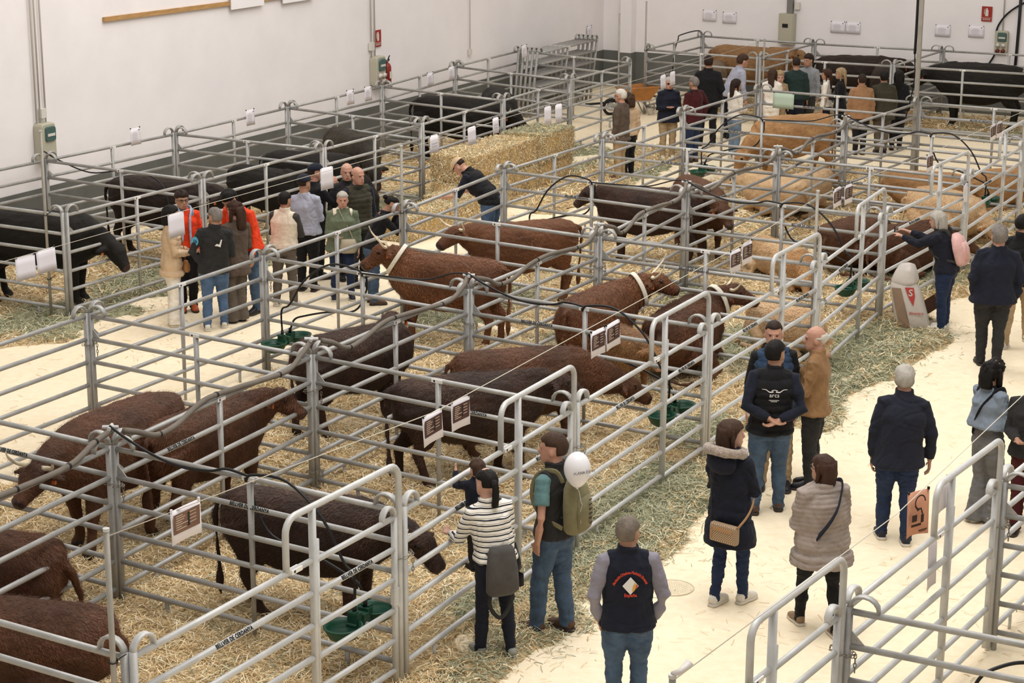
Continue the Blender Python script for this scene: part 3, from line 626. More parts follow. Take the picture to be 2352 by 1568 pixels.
# ---------------------------------------------------------------- straw and hay, real blades laid on a lumpy bed
def attr_mat(name, rough=.8, sheen=.0):
    m = mat(name, '#c0a070', rough, attr='tint', spec=.2); return m
M_straw = attr_mat('straw_blades'); M_bed = mat('trodden_straw', '#a58f66', .95, col2='#cfb88e', vscale=7, bump=.9, bscale=26)
M_haybed = mat('hay_bed', '#7f8064', .95, col2='#a8a482', vscale=8, bump=.9, bscale=30)
STRAW = np.array([lin(c)[:3] for c in ('#e2cda4', '#d2b889', '#c2a577', '#ecdcb8', '#b39468', '#dac194', '#f4e8cc')])
HAY = np.array([lin(c)[:3] for c in ('#a3a68b', '#8d9076', '#b3b297', '#c2bc9e', '#787c62', '#a9a88c')])
def bed_h(u, w, seed=0): P = np.c_[u, w, np.zeros(len(u))]; return .045+.03*noise(P, .35, 3+seed, 2)+.018*noise(P, 1.6, 5+seed, 2)
def blade_mesh(name, P, Nn, green, length, width, seed, lift=.35):
    """P blade centres, Nn surface normals"""
    r = np.random.default_rng(seed); n = len(P); a = r.uniform(0, 2*PI, n)
    t1 = np.cross(Nn, r.normal(size=(n, 3))); t1 /= np.linalg.norm(t1, axis=1)[:, None]
    t1 = t1+Nn*r.normal(0, lift, n)[:, None]; t1 /= np.linalg.norm(t1, axis=1)[:, None]
    sd = np.cross(t1, Nn+r.normal(0, .3, (n, 3))); sd /= np.linalg.norm(sd, axis=1)[:, None]
    L = length*r.uniform(.5, 1.4, n)[:, None]/2; W = width*r.uniform(.6, 1.5, n)[:, None]/2; bend = (Nn*r.uniform(-.1, .45, n)[:, None]+sd*r.normal(0, .25, n)[:, None])*L
    A, C, B = P-t1*L, P+bend*.5, P+t1*L
    V = np.stack([A-sd*W, A+sd*W, C-sd*W, C+sd*W, B-sd*W, B+sd*W], 1).reshape(-1, 3)
    base = np.arange(n)[:, None]*6
    F = np.concatenate([base+np.array([0, 1, 3, 2]), base+np.array([2, 3, 5, 4])], 1).reshape(-1)
    me = bpy.data.meshes.new(name); me.vertices.add(len(V)); me.vertices.foreach_set('co', V.astype(np.float32).ravel())
    me.loops.add(len(F)); me.loops.foreach_set('vertex_index', F.astype(np.int32)); me.polygons.add(n*2)
    me.polygons.foreach_set('loop_start', np.arange(n*2, dtype=np.int32)*4)
    me.update(calc_edges=True); me.validate()
    pick = r.integers(0, len(STRAW), n); pg = r.integers(0, len(HAY), n)
    col = np.where((r.uniform(0, 1, n) < green)[:, None], HAY[pg], STRAW[pick])*r.uniform(.85, 1.25, n)[:, None]
    col = np.c_[col, np.ones(n)].repeat(6, 0)
    at_ = me.color_attributes.new('tint', 'FLOAT_COLOR', 'POINT'); at_.data.foreach_set('color', col.astype(np.float32).ravel())
    return me
GREEN = []   # (u, w, radius u, radius w) patches of green hay
for px, py, ru, rw in [(1450, 1185, 1.7, .55), (1330, 1260, 1.0, .5), (1930, 850, 1.9, .55), (1990, 800, 1.2, .5), (1090, 1400, .4, .3), (760, 650, .8, .6), (1010, 730, 1.0, .8), (1330, 780, .6, .4), (2140, 620, 1.6, .6), (2060, 600, 1.2, .7), (1600, 1000, .7, .4), (520, 880, .5, .35),
                       (380, 640, 1.6, .8), (60, 740, 1.5, .5), (210, 730, 1.2, .5), (1380, 330, 1.9, 1.0), (1300, 380, 1.2, .6), (1260, 330, 1.3, .6), (560, 620, 1.0, .5), (1700, 800, .9, .6), (1800, 800, .7, .5), (2290, 1400, 1.2, .5), (2200, 740, 1.0, .45), (1620, 290, 1.2, .6), (2250, 350, 2.2, .8), (1500, 400, 1., .4), (930, 470, .8, .5), (1560, 680, .6, .5), (1150, 690, .6, .4)]:
    u, w = to_uw(at(px, py)); GREEN.append((u, w, ru, rw))
def greenness(u, w):
    g = np.zeros(len(u))
    for a, b, ru, rw in GREEN: g = np.maximum(g, 1.25*np.exp(-(((u-a)/ru)**2+((w-b)/rw)**2)*.9))
    P = np.c_[u, w, np.zeros(len(u))]; return np.clip(g+noise(P, .8, 21, 2)*.25, .04, .92)
def bedding(label, u0, u1, w0, w1, dens, length, width, seed, edge=.35, mask=None, name='straw_bedding', green_all=0):
    st = .12; us = np.arange(u0-edge, u1+edge+st, st); ws = np.arange(w0-edge, w1+edge+st, st)
    UU, WW = np.meshgrid(us, ws, indexing='ij'); uf, wf = UU.ravel(), WW.ravel()
    def inside(u, w):
        d = np.minimum(np.minimum(u-u0, u1-u), np.minimum(w-w0, w1-w))
        d = d+noise(np.c_[u, w, 0*u], .55, seed+40, 3)*edge*.9
        if mask is not None: d = np.minimum(d, mask(u, w))
        return d
    dd = inside(uf, wf); z = bed_h(uf, wf, seed)*np.clip(dd/.25, 0, 1)-.012*(dd <= 0)
    z = np.maximum(z, -.012); P = O0[None]+uf[:, None]*UD+wf[:, None]*WD; V = np.c_[P, z]; nu, nw = len(us), len(ws); keep = dd > -.15
    F = [(i*nw+j, (i+1)*nw+j, (i+1)*nw+j+1, i*nw+j+1) for i in range(nu-1) for j in range(nw-1) if keep[i*nw+j] and keep[(i+1)*nw+j+1]]
    me = bpy.data.meshes.new(name); me.from_pydata(V.tolist(), [], [f[::-1] for f in F]); me.materials.append(M_bed); me.materials.append(M_haybed)
    ce = np.array([[uf[f[0]], wf[f[0]]] for f in F]); me.polygons.foreach_set('material_index', (greenness(ce[:, 0], ce[:, 1]) > .45).astype(np.int32)); me.shade_smooth()
    n = int(dens*(u1-u0+2*edge)*(w1-w0+2*edge)); r = np.random.default_rng(seed)
    u = r.uniform(u0-edge-.2, u1+edge+.2, n); w = r.uniform(w0-edge-.2, w1+edge+.2, n); d2 = inside(u, w)
    k = (d2 > 0) | (r.uniform(0, 1, n) < .12*np.exp(d2*5)); u, w, d2 = u[k], w[k], d2[k]
    zz = bed_h(u, w, seed)*np.clip(d2/.25, 0, 1)+r.uniform(.004, .03, len(u))*np.clip(d2/.15+.3, .1, 1)
    P2 = np.c_[O0[None]+u[:, None]*UD+w[:, None]*WD, zz]; Nn = np.tile(np.array([0, 0, 1.]), (len(u), 1))
    gr = greenness(u, w) if not green_all else np.full(len(u), green_all)
    b = blade_mesh(name, P2, Nn, gr, length, width, seed)
    # bed and blades are one object
    b.materials.append(M_straw); b.materials.append(M_bed); b.materials.append(M_haybed)
    o = mk(name, b, None, label, 'straw', None, 'stuff')
    import bmesh
    bm = bmesh.new(); bm.from_mesh(b); n0 = len(bm.faces); bm.from_mesh(me); bm.faces.ensure_lookup_table()
    mi = [p.material_index+1 for p in me.polygons]
    for f, q in zip(bm.faces[n0:], mi): f.material_index = q
    bm.to_mesh(b); bm.free(); bpy.data.meshes.remove(me); return o
bedding('loose golden straw covering the nearest pens', -7.6, .1, -2.95, 3.4, 1700, .12, .0055, 1)
bedding('loose golden straw covering the pens round the collared cows', .1, 6.8, -2.9, 3.45, 1400, .13, .006, 2)
bedding('straw covering the pens of the lying cream cows', 6.8, 13.5, -2.9, 3.5, 650, .15, .008, 3)
bedding('thin straw in the far pens of the middle block', 13.5, 21, -2.9, 3.3, 330, .17, .011, 4)
bedding('straw bed in the nearest wall-side pens', .4, 10.6, -9.95, -6.35, 560, .15, .009, 5, edge=.4)
bedding('straw bed in the farther wall-side pens', 10.6, 21, -9.95, -6.4, 300, .17, .011, 6)
bedding('straw and hay spilled at the far end of the left aisle', 14.0, 21.5, -6.2, -4.2, 380, .17, .011, 7, edge=.5)
bedding('straw bed in the back-wall pens', 25.7, 28.75, -7.4, 6, 300, .18, .013, 8)
bedding('straw in the pens at the bottom right', -7.5, .5, 7.5, 11.5, 700, .13, .007, 9, edge=.2)
bedding('fringe of green hay along the gates of the nearer pens', -3.3, 2.1, 3.3, 3.85, 2400, .12, .006, 10, edge=.28, name='hay_fringe', green_all=.72)
bedding('fringe of green hay along the gates by the feed sack', 4.6, 9.6, 3.3, 4.0, 1500, .13, .008, 11, edge=.3, name='hay_fringe', green_all=.72)

# ---------------------------------------------------------------- straw bales beside the wall pens
M_bale = mat('bale_straw', '#a98a52', .95, col2='#cdb07a', vscale=10, bump=1.0, bscale=30, stretch=(1, 1, .35))
def bale(px, py, z, L, Wd, Hh, label, seed, du=0, green=.12, rz=0):
    if isinstance(px, tuple): c = uw(px[0], px[1])
    else: c = at(px, py, z)
    g = G(); n = 7; o = empty('straw_bale', (c[0], c[1], z), -YAW+rz, label, 'bale')
    P = [(0, y, Hh/2) for y in np.linspace(-L/2, L/2, 15)]
    rr = [(Wd/2*(.9 if abs(p[1]) > L/2-.01 else 1), Hh/2*(.93 if abs(p[1]) > L/2-.01 else 1)) for p in P]
    g.sweep(P, rr, 28, (0, 0, 1), 9)
    V = np.concatenate(g.v); r = np.random.default_rng(seed); V += .014*np.c_[noise(V, 1.9, seed), noise(V, 1.9, seed+1), noise(V, 1.7, seed+2)*.6]
    V[:, 2] = np.clip(V[:, 2], 0.0, None); g.v = [V]; g.obj('core', M_bale, o, True)
    k = int(9500*(L*Wd+2*L*Hh+2*Wd*Hh)/3); face = r.choice(5, k, p=np.array([L*Wd, L*Hh, L*Hh, Wd*Hh, Wd*Hh])/(L*Wd+2*L*Hh+2*Wd*Hh))
    a = r.uniform(-.5, .5, k); b = r.uniform(-.5, .5, k); Pp = np.zeros((k, 3)); Nn = np.zeros((k, 3))
    for f, (ax, sg) in enumerate([(2, 1), (0, 1), (0, -1), (1, -1), (1, 1)]):
        m_ = face == f
        if ax == 2: Pp[m_] = np.c_[a[m_]*Wd, b[m_]*L, np.full(m_.sum(), Hh)]
        if ax == 0: Pp[m_] = np.c_[np.full(m_.sum(), sg*Wd/2), a[m_]*L, (b[m_]+.5)*Hh]
        if ax == 1: Pp[m_] = np.c_[a[m_]*Wd, np.full(m_.sum(), sg*L/2), (b[m_]+.5)*Hh]
        Nn[m_, ax] = sg
    Pp[:, 2] = np.clip(Pp[:, 2], .03, None)
    me = blade_mesh('loose_straw', Pp, Nn, np.where(face == 0, green*3, green), .085, .006, seed, .35); me.materials.append(M_straw); mk('loose_straw', me, o, kind='stuff')
    for y in (-L*.25, L*.25):
        h = G(); hh, ww = Hh/2+.004, Wd/2+.006; h.sweep([(ww*math.copysign(abs(math.cos(t))**.25, math.cos(t)), y, Hh/2+hh*math.copysign(abs(math.sin(t))**.25, math.sin(t))) for t in np.linspace(0, 2*PI, 25)[:-1]], .003, 5, (0, 1, 0), closed=True)
        h.obj('twine', M_galv, o)
    return o
BW = -6.0
bale((14.75, BW+.0), 0, 0, 2.45, .85, .47, 'big straw bale at the camera end of the row, bottom', 1)
bale((14.8, BW-.05), 0, .48, 2.4, .85, .48, 'big straw bale at the camera end of the row, on top, behind the cap person', 2, green=.08)
bale((16.75, BW), 0, 0, 1.35, .85, .47, 'shorter straw bale at the far end of the row, bottom', 3)
bale((16.75, BW+.04), 0, .48, 1.35, .85, .52, 'shorter straw bale at the far end of the row, top, strewn with green hay', 4, green=.3)
u, w = to_uw(at(985, 530)); bale((u, w), 0, 0, 2.0, .65, .42, 'low straw bale on the aisle floor left of the post with the tall pole', 7)
u, w = to_uw(at(1075, 492)); bale((u, w), 0, 0, 1.9, .65, .45, 'low straw bale on the aisle floor behind the stooping person in the cap', 8)
# wisps blown over the open floor
def wisps(label, u0, u1, w0, w1, n, seed, width=.006, p=2.2):
    r = np.random.default_rng(seed); u = r.uniform(u0, u1, n); w = r.uniform(w0, w1, n); k = noise(np.c_[u, w, 0*u], .5, seed, 2)+r.normal(0, .35, n) > .25
    u, w = u[k], w[k]; P = np.c_[O0[None]+u[:, None]*UD+w[:, None]*WD, np.full(len(u), .006)]
    me = blade_mesh('straw_wisps', P, np.tile(np.array([0, 0, 1.]), (len(u), 1)), np.full(len(u), .15), .10, width, seed, .03); me.vertices.foreach_get; me.materials.append(M_wisp); mk('straw_wisps', me, None, label, 'straw', None, 'stuff')
M_wisp = mat('wisp_straw', '#cdb182', .85, 0, .15, 3)
wisps('scattered straw wisps on the right-hand aisle floor', -9, 12, 3.9, 8.5, 4200, 31, .0032)
wisps('scattered straw wisps on the left aisle floor', -6, 16, -6.6, -3.1, 2600, 32, .005)
# ---------------------------------------------------------------- people
def skin(name, c): return mat('skin_'+name, c, .5, 0, .05, 12, .05, 80, spec=.4)
SK = {'fair': skin('fair', '#bf9480'), 'tan': skin('tan', '#a97f67'), 'ruddy': skin('ruddy', '#b98a75')}
M_brow = mat('brow', '#6a4a3a', .6); M_lip = mat('lips', '#94594c', .5); M_dark = mat('iris', '#1c1310', .3)
def hairm(n, c, var=.25): return mat('hair_'+n, c, .65, 0, var, 18, .9, 50, 0, spec=.22, stretch=(1, 1, .35))
HR = {'black': hairm('black', '#120e0c'), 'dark': hairm('dark', '#2b1d16'), 'brown': hairm('brown', '#3f2c20'), 'grey': hairm('grey', '#77706a'), 'white': hairm('white', '#c9c3b8', .12), 'silver': hairm('silver', '#aaa49a', .15), 'blonde': hairm('blonde', '#9b8464'), 'auburn': hairm('auburn', '#3d281e'), 'greybrown': hairm('greybrown', '#6d6258')}
CL = {}
for k, c, kw in [('navy', '#1e202b', {}), ('navy2', '#1b1e2a', {}), ('black', '#1a1a1c', {}), ('charcoal', '#2c2b2b', {}), ('darkgrey', '#3c3a38', {}), ('jeans', '#44566c', dict(var=.28)), ('jeansdark', '#24304a', dict(var=.2)), ('jeanslight', '#6d7f93', dict(var=.25)), ('jeansblue', '#4a607e', dict(var=.3)),
                 ('teal', '#5a7a7b', {}), ('grey', '#8d8f92', {}), ('lavender', '#86828c', {}), ('taupe', '#968a82', {}), ('leather', '#8b6a48', dict(sheen=0, rough=.5)), ('cream', '#ddd0bc', {}), ('beige', '#c6ab8c', {}), ('khaki', '#a58e6e', {}), ('white', '#e6dfd4', {}),
                 ('orange', '#e2431f', {}), ('olive', '#3b382c', {}), ('green', '#68705a', {}), ('shirtblue', '#a3a5b4', {}), ('brown', '#5a4738', {}), ('browncoat', '#574a40', {}), ('burgundy', '#45191c', {}), ('darkteal', '#263634', {}), ('knit', '#987252', dict(bump=.8)), ('blueaccent', '#2e4058', {}), ('taupecoat', '#6a6058', {}),
                 ('greyblue', '#7a8592', {}), ('plum', '#3a2a30', {}), ('pink', '#d9a9a4', {}), ('greypants', '#6b6a6a', {}), ('brownpants', '#5b5249', {})]:
    CL[k] = cloth(k, c, **kw)
# striped jumper: woven bands that follow the garment
m = mat('striped_knit', '#e9e4da', .85); nt = m.node_tree; b_ = nt.nodes['Principled BSDF']; tc = nt.nodes.new('ShaderNodeTexCoord'); sp = nt.nodes.new('ShaderNodeSeparateXYZ'); nt.links.new(tc.outputs['Object'], sp.inputs[0])
mt = nt.nodes.new('ShaderNodeMath'); mt.operation = 'MULTIPLY'; mt.inputs[1].default_value = 22; nt.links.new(sp.outputs[2], mt.inputs[0]); mf_ = nt.nodes.new('ShaderNodeMath'); mf_.operation = 'FRACT'; nt.links.new(mt.outputs[0], mf_.inputs[0])
cr = nt.nodes.new('ShaderNodeValToRGB'); cr.color_ramp.interpolation = 'CONSTANT'; e = cr.color_ramp.elements; e[0].color = lin('#e9e4da'); e[1].position = .38; e[1].color = lin('#1d2030')
e2 = e.new(.62); e2.color = lin('#e9e4da'); e3 = e.new(.80); e3.color = lin('#1d2030'); e4 = e.new(.86); e4.color = lin('#e9e4da'); nt.links.new(mf_.outputs[0], cr.inputs[0]); nt.links.new(cr.outputs[0], b_.inputs['Base Color']); CL['stripes'] = m
SH = {'brown': mat('shoe_brown', '#553c2e', .5, 0, .15), 'black': mat('shoe_black', '#17161a', .5), 'white': mat('shoe_white', '#d8d2c6', .6, 0, .08), 'grey': mat('shoe_grey', '#8b8d86', .7, 0, .15), 'navy': mat('shoe_navy', '#232633', .6), 'orange': mat('shoe_orange', '#b4532a', .6), 'tan': mat('shoe_tan', '#8c7358', .6)}
M_sole = mat('sole', '#cfc8ba', .7); M_sole2 = mat('sole_dark', '#3a302a', .7); M_fur = mat('fur_trim', '#9b8c80', .95, 0, .3, 40, 1.0, 60, .4); M_zip = mat('zip', '#b9b4aa', .35, .8); M_glass = mat('spectacle_frame', '#1a1614', .3)

ARM = {'down': ((.20, -.02, -1), (.04, .22, -1)), 'back': ((.32, -.42, -1), (-.95, -.32, -.42)), 'pocket': ((.34, -.22, -1), (-.22, .32, -.95)), 'fold': ((.22, .25, -1), (-.95, .50, .12)), 'phone': ((.12, .85, -.35), (-.15, .95, .32)), 'reach': ((.15, .75, -.6), (-.05, 1, -.05)),
       'front': ((.18, .1, -1), (-.45, .9, -.1)), 'face': ((.1, .6, -.65), (-.25, .25, .95)), 'hip': ((.5, -.3, -.9), (-.6, .25, -.85)), 'swing': ((.30, -.12, -1), (.02, .12, -1)), 'swingf': ((.1, .25, -1), (0, .55, -.8)), 'lean': ((.25, .35, -.9), (-.05, .9, -.15)), 'hang': ((.08, .0, -1), (.02, .06, -1)), 'up': ((.12, .55, -.2), (-.15, .45, .9))}
PEOPLE = []
def person(px, py, top, face, label, hx=None, xy=None, H=None, b=1.0, z0=0.0, hair=('short', 'dark'), skin_='tan', top_=None, legs_='jeans', shoes='brown', arms=('down', 'down'), lean=0.0, roll=0.0, headyaw=0, headpitch=0, stance=(.0, .0), wide=.075, far=False, female=False, glasses=False, hunch=0., flare=0., name='person', vox=None, child=False, knee=0., legfit=1.0, hands=True, lean_dir=0):
    """top_: dict(c, sleeve, hem, arm(long/short/none), under, puff, loose, collar)"""
    c = at(px, py, z0) if xy is None else np.array(xy); x0, y0 = c[0], c[1]
    if H is None:
        H = height_at(x0, y0, top)-z0
        if lean: H = H/(.55+.45*math.cos(lean))
    if hx is not None:   # lean the upper body sideways a little so the head sits over its place
        c1 = np.array([x0, y0, z0+H*.92]); e_ = hx-proj(c1)[0]; sc_ = FPX/math.hypot(y0, CAMH); x0 += e_*.5/sc_; roll = roll+max(-.12, min(.12, e_*.5/sc_/(.42*H)*math.cos(math.radians(face))))
    PEOPLE.append((label[:34], round(H, 2), round(x0, 2), round(y0, 2), [round(q, 2) for q in to_uw((x0, y0))]))
    a_ = math.radians(face); o = empty(name, (x0, y0, z0), -a_, label, 'child' if child else 'person')
    T_ = dict(c='navy', arm='long', hem=.50, under=None, puff=0, loose=1.0, collar=.0); T_.update(top_ or {})
    v1 = vox or (.013 if far else .0085); sw = (.093 if female else .100)*(.45+.55*b)*(.92 if child else 1)
    hipz = .515; pv = np.array([0, 0, hipz*H]); cl, sl = math.cos(lean), math.sin(lean); cr_, sr_ = math.cos(roll), math.sin(roll)
    def T(V):   # bend the upper body about the hips, more towards the shoulders
        V = np.atleast_2d(np.array(V, float)); d = V-pv; k = np.clip(d[:, 2]/(.12*H), 0, 1)
        th = lean*k; th2 = roll*k; y = d[:, 1]*np.cos(th)+d[:, 2]*np.sin(th); z = -d[:, 1]*np.sin(th)+d[:, 2]*np.cos(th)
        if hunch: y = y+hunch*H*np.clip((d[:, 2]/H-.15)/.25, 0, 1.5)**2
        x = d[:, 0]*np.cos(th2)+z*np.sin(th2); z2 = -d[:, 0]*np.sin(th2)+z*np.cos(th2)
        return np.c_[x, y, z2]+pv
    # ------- head
    hh = H*(.146 if not child else .175); ch = np.array([0, .014*H, (.855 if not child else .825)*H])  # chin height point on the neck axis
    hy, hpit = math.radians(headyaw), math.radians(headpitch)
    Ry = np.array([[math.cos(hy), math.sin(hy), 0], [-math.sin(hy), math.cos(hy), 0], [0, 0, 1]]); Rp = np.array([[1, 0, 0], [0, math.cos(hpit), math.sin(hpit)], [0, -math.sin(hpit), math.cos(hpit)]])
    RH = Ry@Rp; hl = lean*.75
    Rl = np.array([[1, 0, 0], [0, math.cos(hl), math.sin(hl)], [0, -math.sin(hl), math.cos(hl)]]); hc0 = T(ch)[0]
    if headpitch == 0 and lean: pass
    def HT(V): return (np.atleast_2d(V)*hh)@RH.T@Rl.T+hc0
    g = G()
    tab = [(0, .13, .31, .06), (.07, .21, .37, -.04), (.18, .265, .385, -.2), (.33, .30, .375, -.36), (.48, .325, .36, -.43), (.62, .335, .375, -.455), (.78, .315, .335, -.41), (.90, .24, .225, -.30), (1.0, .08, .04, -.12)]
    g.rings([(0, (f+k)/2, t, w_, (f-k)/2) for t, w_, f, k in tab], 18, 2.15, T=HT)
    g.add(*(lambda q: (HT(np.concatenate(q.v)), q.f))(G().sweep([(0, .33, .56), (0, .405, .44), (0, .455, .34), (0, .40, .29)], [(.035, .04), (.045, .05), (.068, .05), (.05, .035)], 8)))
    g.add(*(lambda q: (HT(np.concatenate(q.v)), q.f))(G().sweep([(-.2, .33, .585), (0, .375, .575), (.2, .33, .585)], [.03, .035, .03], 8)))
    g.add(*(lambda q: (HT(np.concatenate(q.v)), q.f))(G().sweep([(-.09, .365, .175), (0, .395, .18), (.09, .365, .175)], [.022, .032, .022], 8)))
    for q in (-1, 1): g.ball((0, 0, 0), 1, 10, 7, T=lambda V, q=q: HT(V*np.array([.045, .085, .13])+np.array([q*.335, -.03, .42])))
    # neck
    nk = T([(0, -.012*H, .80*H), (0, -.006*H, .845*H)]); n2 = HT(np.array([(0, -.06, .22)]))[0]
    g.sweep([nk[0], nk[1], n2], [.044*H*b**.5, .037*H*b**.5, .036*H*b**.5], 14)
    # torso
    tb = [(.47, .085, .062, 0), (.52, .098, .070, 0), (.60, .084, .062, .0), (.68, .090, .064, .003), (.745, .098, .066, .002), (.785, .096, .056, -.002), (.812, .074, .047, -.006), (.832, .05, .042, -.008)]
    if female: tb = [(.47, .09, .064, 0), (.52, .100, .070, 0), (.60, .076, .056, 0), (.68, .082, .062, .004), (.745, .09, .064, .004), (.785, .086, .050, -.002), (.812, .066, .043, -.006), (.832, .045, .038, -.008)]
    tb = [(z, rx if z < .7 else rx*(b**-.5), ry, yo) for z, rx, ry, yo in tb]
    g.rings([(0, yo*H, z*H, rx*H*b*.88, ry*H*(b**1.3)*.84) for z, rx, ry, yo in tb if z < .825]+[(0, -.006*H, .838*H, .036*H, .036*H)], 20, 2.3, T=T)
    # arms
    AR = []
    for i, q in enumerate((-1, 1)):
        a = arms[i]; up_, fo = (ARM[a] if isinstance(a, str) else a); up_ = np.array(up_, float)*[q, 1, 1]; fo = np.array(fo, float)*[q, 1, 1]
        up_ /= np.linalg.norm(up_); fo /= np.linalg.norm(fo)
        sh = T((q*sw*H, -.004*H, .795*H))[0]; el = sh+up_*.172*H; wr = el+fo*.150*H; AR.append((sh, el, wr, fo, q))
        g.sweep([T((q*.06*H, 0, .80*H))[0], sh, sh*.5+el*.5, el, el*.6+wr*.4, wr], [.030*H*b, .026*H, .023*H, .019*H, .020*H, .0150*H], 12)
        hx = wr+fo*.005*H; s_ = H/1.72*(1 if not child else .9)
        # palm and fingers
        side = np.cross(fo, (0, 0, 1.)) if abs(fo[2]) < .8 else np.cross(fo, (q*1., 0, 0.)); side /= np.linalg.norm(side); nn = np.cross(side, fo)
        if nn@np.array([q, 0, 0]) > 0: nn = -nn
        curl = -nn if False else nn
        g.sweep([wr-fo*.01*s_, wr+fo*.03*s_, wr+fo*.075*s_, wr+fo*.092*s_], [(.025*s_, .019*s_), (.034*s_, .016*s_), (.041*s_, .014*s_), (.038*s_, .012*s_)], 10, tuple(curl), 2.6)
        if hands and not far:
            for k_, (ofs, ln) in enumerate(((-.031, .062), (-.0105, .074), (.0105, .070), (.031, .055))):
                base = wr+fo*.085*s_+side*ofs*s_; p1 = base+fo*ln*.45*s_+curl*.006*s_; p2 = p1+fo*ln*.3*s_+curl*.016*s_; p3 = p2+fo*ln*.2*s_+curl*.022*s_
                g.sweep([base-fo*.02*s_, p1, p2, p3], [.0095*s_, .0085*s_, .008*s_, .0065*s_], 7, tuple(side))
            sd = 1 if (side@np.array([0, 1, 0])) > 0 else -1
            tb0 = wr+fo*.025*s_+side*sd*.028*s_; t1 = tb0+fo*.03*s_+side*sd*.028*s_+curl*.01*s_; t2 = t1+fo*.032*s_+side*sd*.008*s_+curl*.012*s_
            g.sweep([tb0-fo*.012*s_, tb0+fo*.008*s_, t1, t2], [.014*s_, .013*s_, .0105*s_, .0085*s_], 7, tuple(curl))
    # legs
    LG = []
    for i, q in enumerate((-1, 1)):
        fy = stance[i]*H; hip = np.array([q*.050*H*b, 0, .50*H]); an = np.array([q*wide*.6*H, fy, .045*H]); kn = (hip+an)/2+np.array([0, (.012+knee+abs(stance[i])*.12)*H, .01*H])
        LG.append((hip, kn, an, q))
        g.sweep([hip, hip*.5+kn*.5, kn, kn*.6+an*.4, an*.85+kn*.15, an-np.array([0, 0, .02*H])], [(.046*H*b, .05*H*b), (.038*H*b, .042*H*b), (.028*H, .03*H), (.026*H, .029*H), (.019*H, .021*H), (.02*H, .024*H)], 12, (0, 1, 0))
    eyes = [HT(np.array([(q*.135, .345, .50)]))[0] for q in (-1, 1)]; lp = HT(np.array([(0, .385, .18)]))[0]; brow = [HT(np.array([(q*.14, .35, .60)]))[0] for q in (-1, 1)]
    def mf(ce):
        mi = np.zeros(len(ce), int)
        for e_ in eyes: mi[np.linalg.norm(ce-e_, axis=1) < .042*hh] = 2
        d = (ce-lp)@(Rl@RH); mi[(abs(d[:, 0]) < .1*hh) & (abs(d[:, 2]) < .03*hh) & (abs(d[:, 1]) < .07*hh)] = 1
        return mi
    hs, hc = hair; browm = M_brow
    organic('body', g, [SK[skin_], M_lip, M_dark, browm], o, v1, 3 if not far else 2, None, mf)
    # ------- trousers
    tg = G(); f = 1.0
    tg.rings([(0, 0, z*H, rx*H*b, ry*H*b**1.3) for z, rx, ry in ((.455, .098, .076), (.50, .106, .080), (.55, .1, .074), (.60, .088, .066))], 20, 2.3, T=lambda V: T(V) if lean else V)
    for hip, kn, an, q in LG:
        fl_ = flare; e_ = legfit
        bot = an-np.array([0, -.004*H, (.022 if not child else .0)*H])
        tg.sweep([hip+np.array([0, 0, .02*H]), hip*.5+kn*.5, kn, kn*.5+an*.5, an*.9+kn*.1, bot], [(.060*H*b, .068*H*b), (.054*H*b*e_, .058*H*b*e_), (.044*H*e_, .046*H*e_), ((.041+fl_*.3)*H*e_, (.044+fl_*.3)*H*e_), ((.034+fl_)*H*e_, (.037+fl_)*H*e_), ((.035+fl_)*H*e_, (.04+fl_*1.2)*H*e_)], 14, (0, 1, 0))
    sd_ = len(PEOPLE)
    def wr_(amp, sc, st=(1, 1, 1.0), bands=0, bamp=0, zk=1):
        def post(co, no):
            n = noise(co*np.array(st), sc, sd_, 3)*amp; q_ = noise(co*np.array([1.0, 1.0, 1.5])*st, 1.9, sd_+7, 2); n = n-np.exp(-(q_/.13)**2)*amp*.95-np.exp(-((q_-.55)/.10)**2)*amp*.6
            if bands: n = n+(np.abs(np.sin(co[:, 2]*PI/bands+.6*noise(co, 2.0, sd_+3, 1)))**.55-.7)*bamp
            return co+no*n[:, None]
        return post
    organic('trousers', tg, CL[legs_], o, v1*1.35, 3, wr_(.0042*H, 4.2, (1, 1, 1.8)))
    # ------- upper garment
    lo = T_['loose']; hem = T_['hem']
    def garment(nm, mt_, arm, hem, lo, puff, quilt, neck=True, cuff=.93, amp=.005):
        gg = G(); zz = []
        src = [(z, rx, ry, yo) for z, rx, ry, yo in tb if z > hem+.02]
        k0 = np.interp(hem, [t[0] for t in tb], [t[1] for t in tb]); k1 = np.interp(hem, [t[0] for t in tb], [t[2] for t in tb])
        flare_ = 1.0+max(0, .50-hem)*1.3
        lst = [(hem, max(k0, .098)*flare_, max(k1, .074)*flare_, 0), (hem+.012, max(k0, .1)*flare_*1.02, max(k1, .076)*flare_*1.02, 0)]
        if hem < .46: lst.append((.47, .105, .08, 0))
        lst += [q for q in src if neck or q[0] < .80]
        inf = .010+puff*.35; R_ = []
        for z, rx, ry, yo in lst:
            k_ = inf if z < .80 else inf*.55
            ww = max(rx, .088 if z < .78 else 0) if z < .74 else rx
            R_.append((0, yo*H, z*H, (ww*b*(lo if z < .78 else 1)+k_)*H, (ry*b**1.35*(lo if z < .78 else 1)+k_)*H))
        if neck: R_.append((0, -.006*H, .848*H, .049*H*b**.5, .049*H*b**.5)); R_.append((0, -.004*H, .872*H if T_['collar'] else .858*H, .048*H*b**.5, .05*H*b**.5))
        gg.rings(R_, 24, 2.3, T=T)
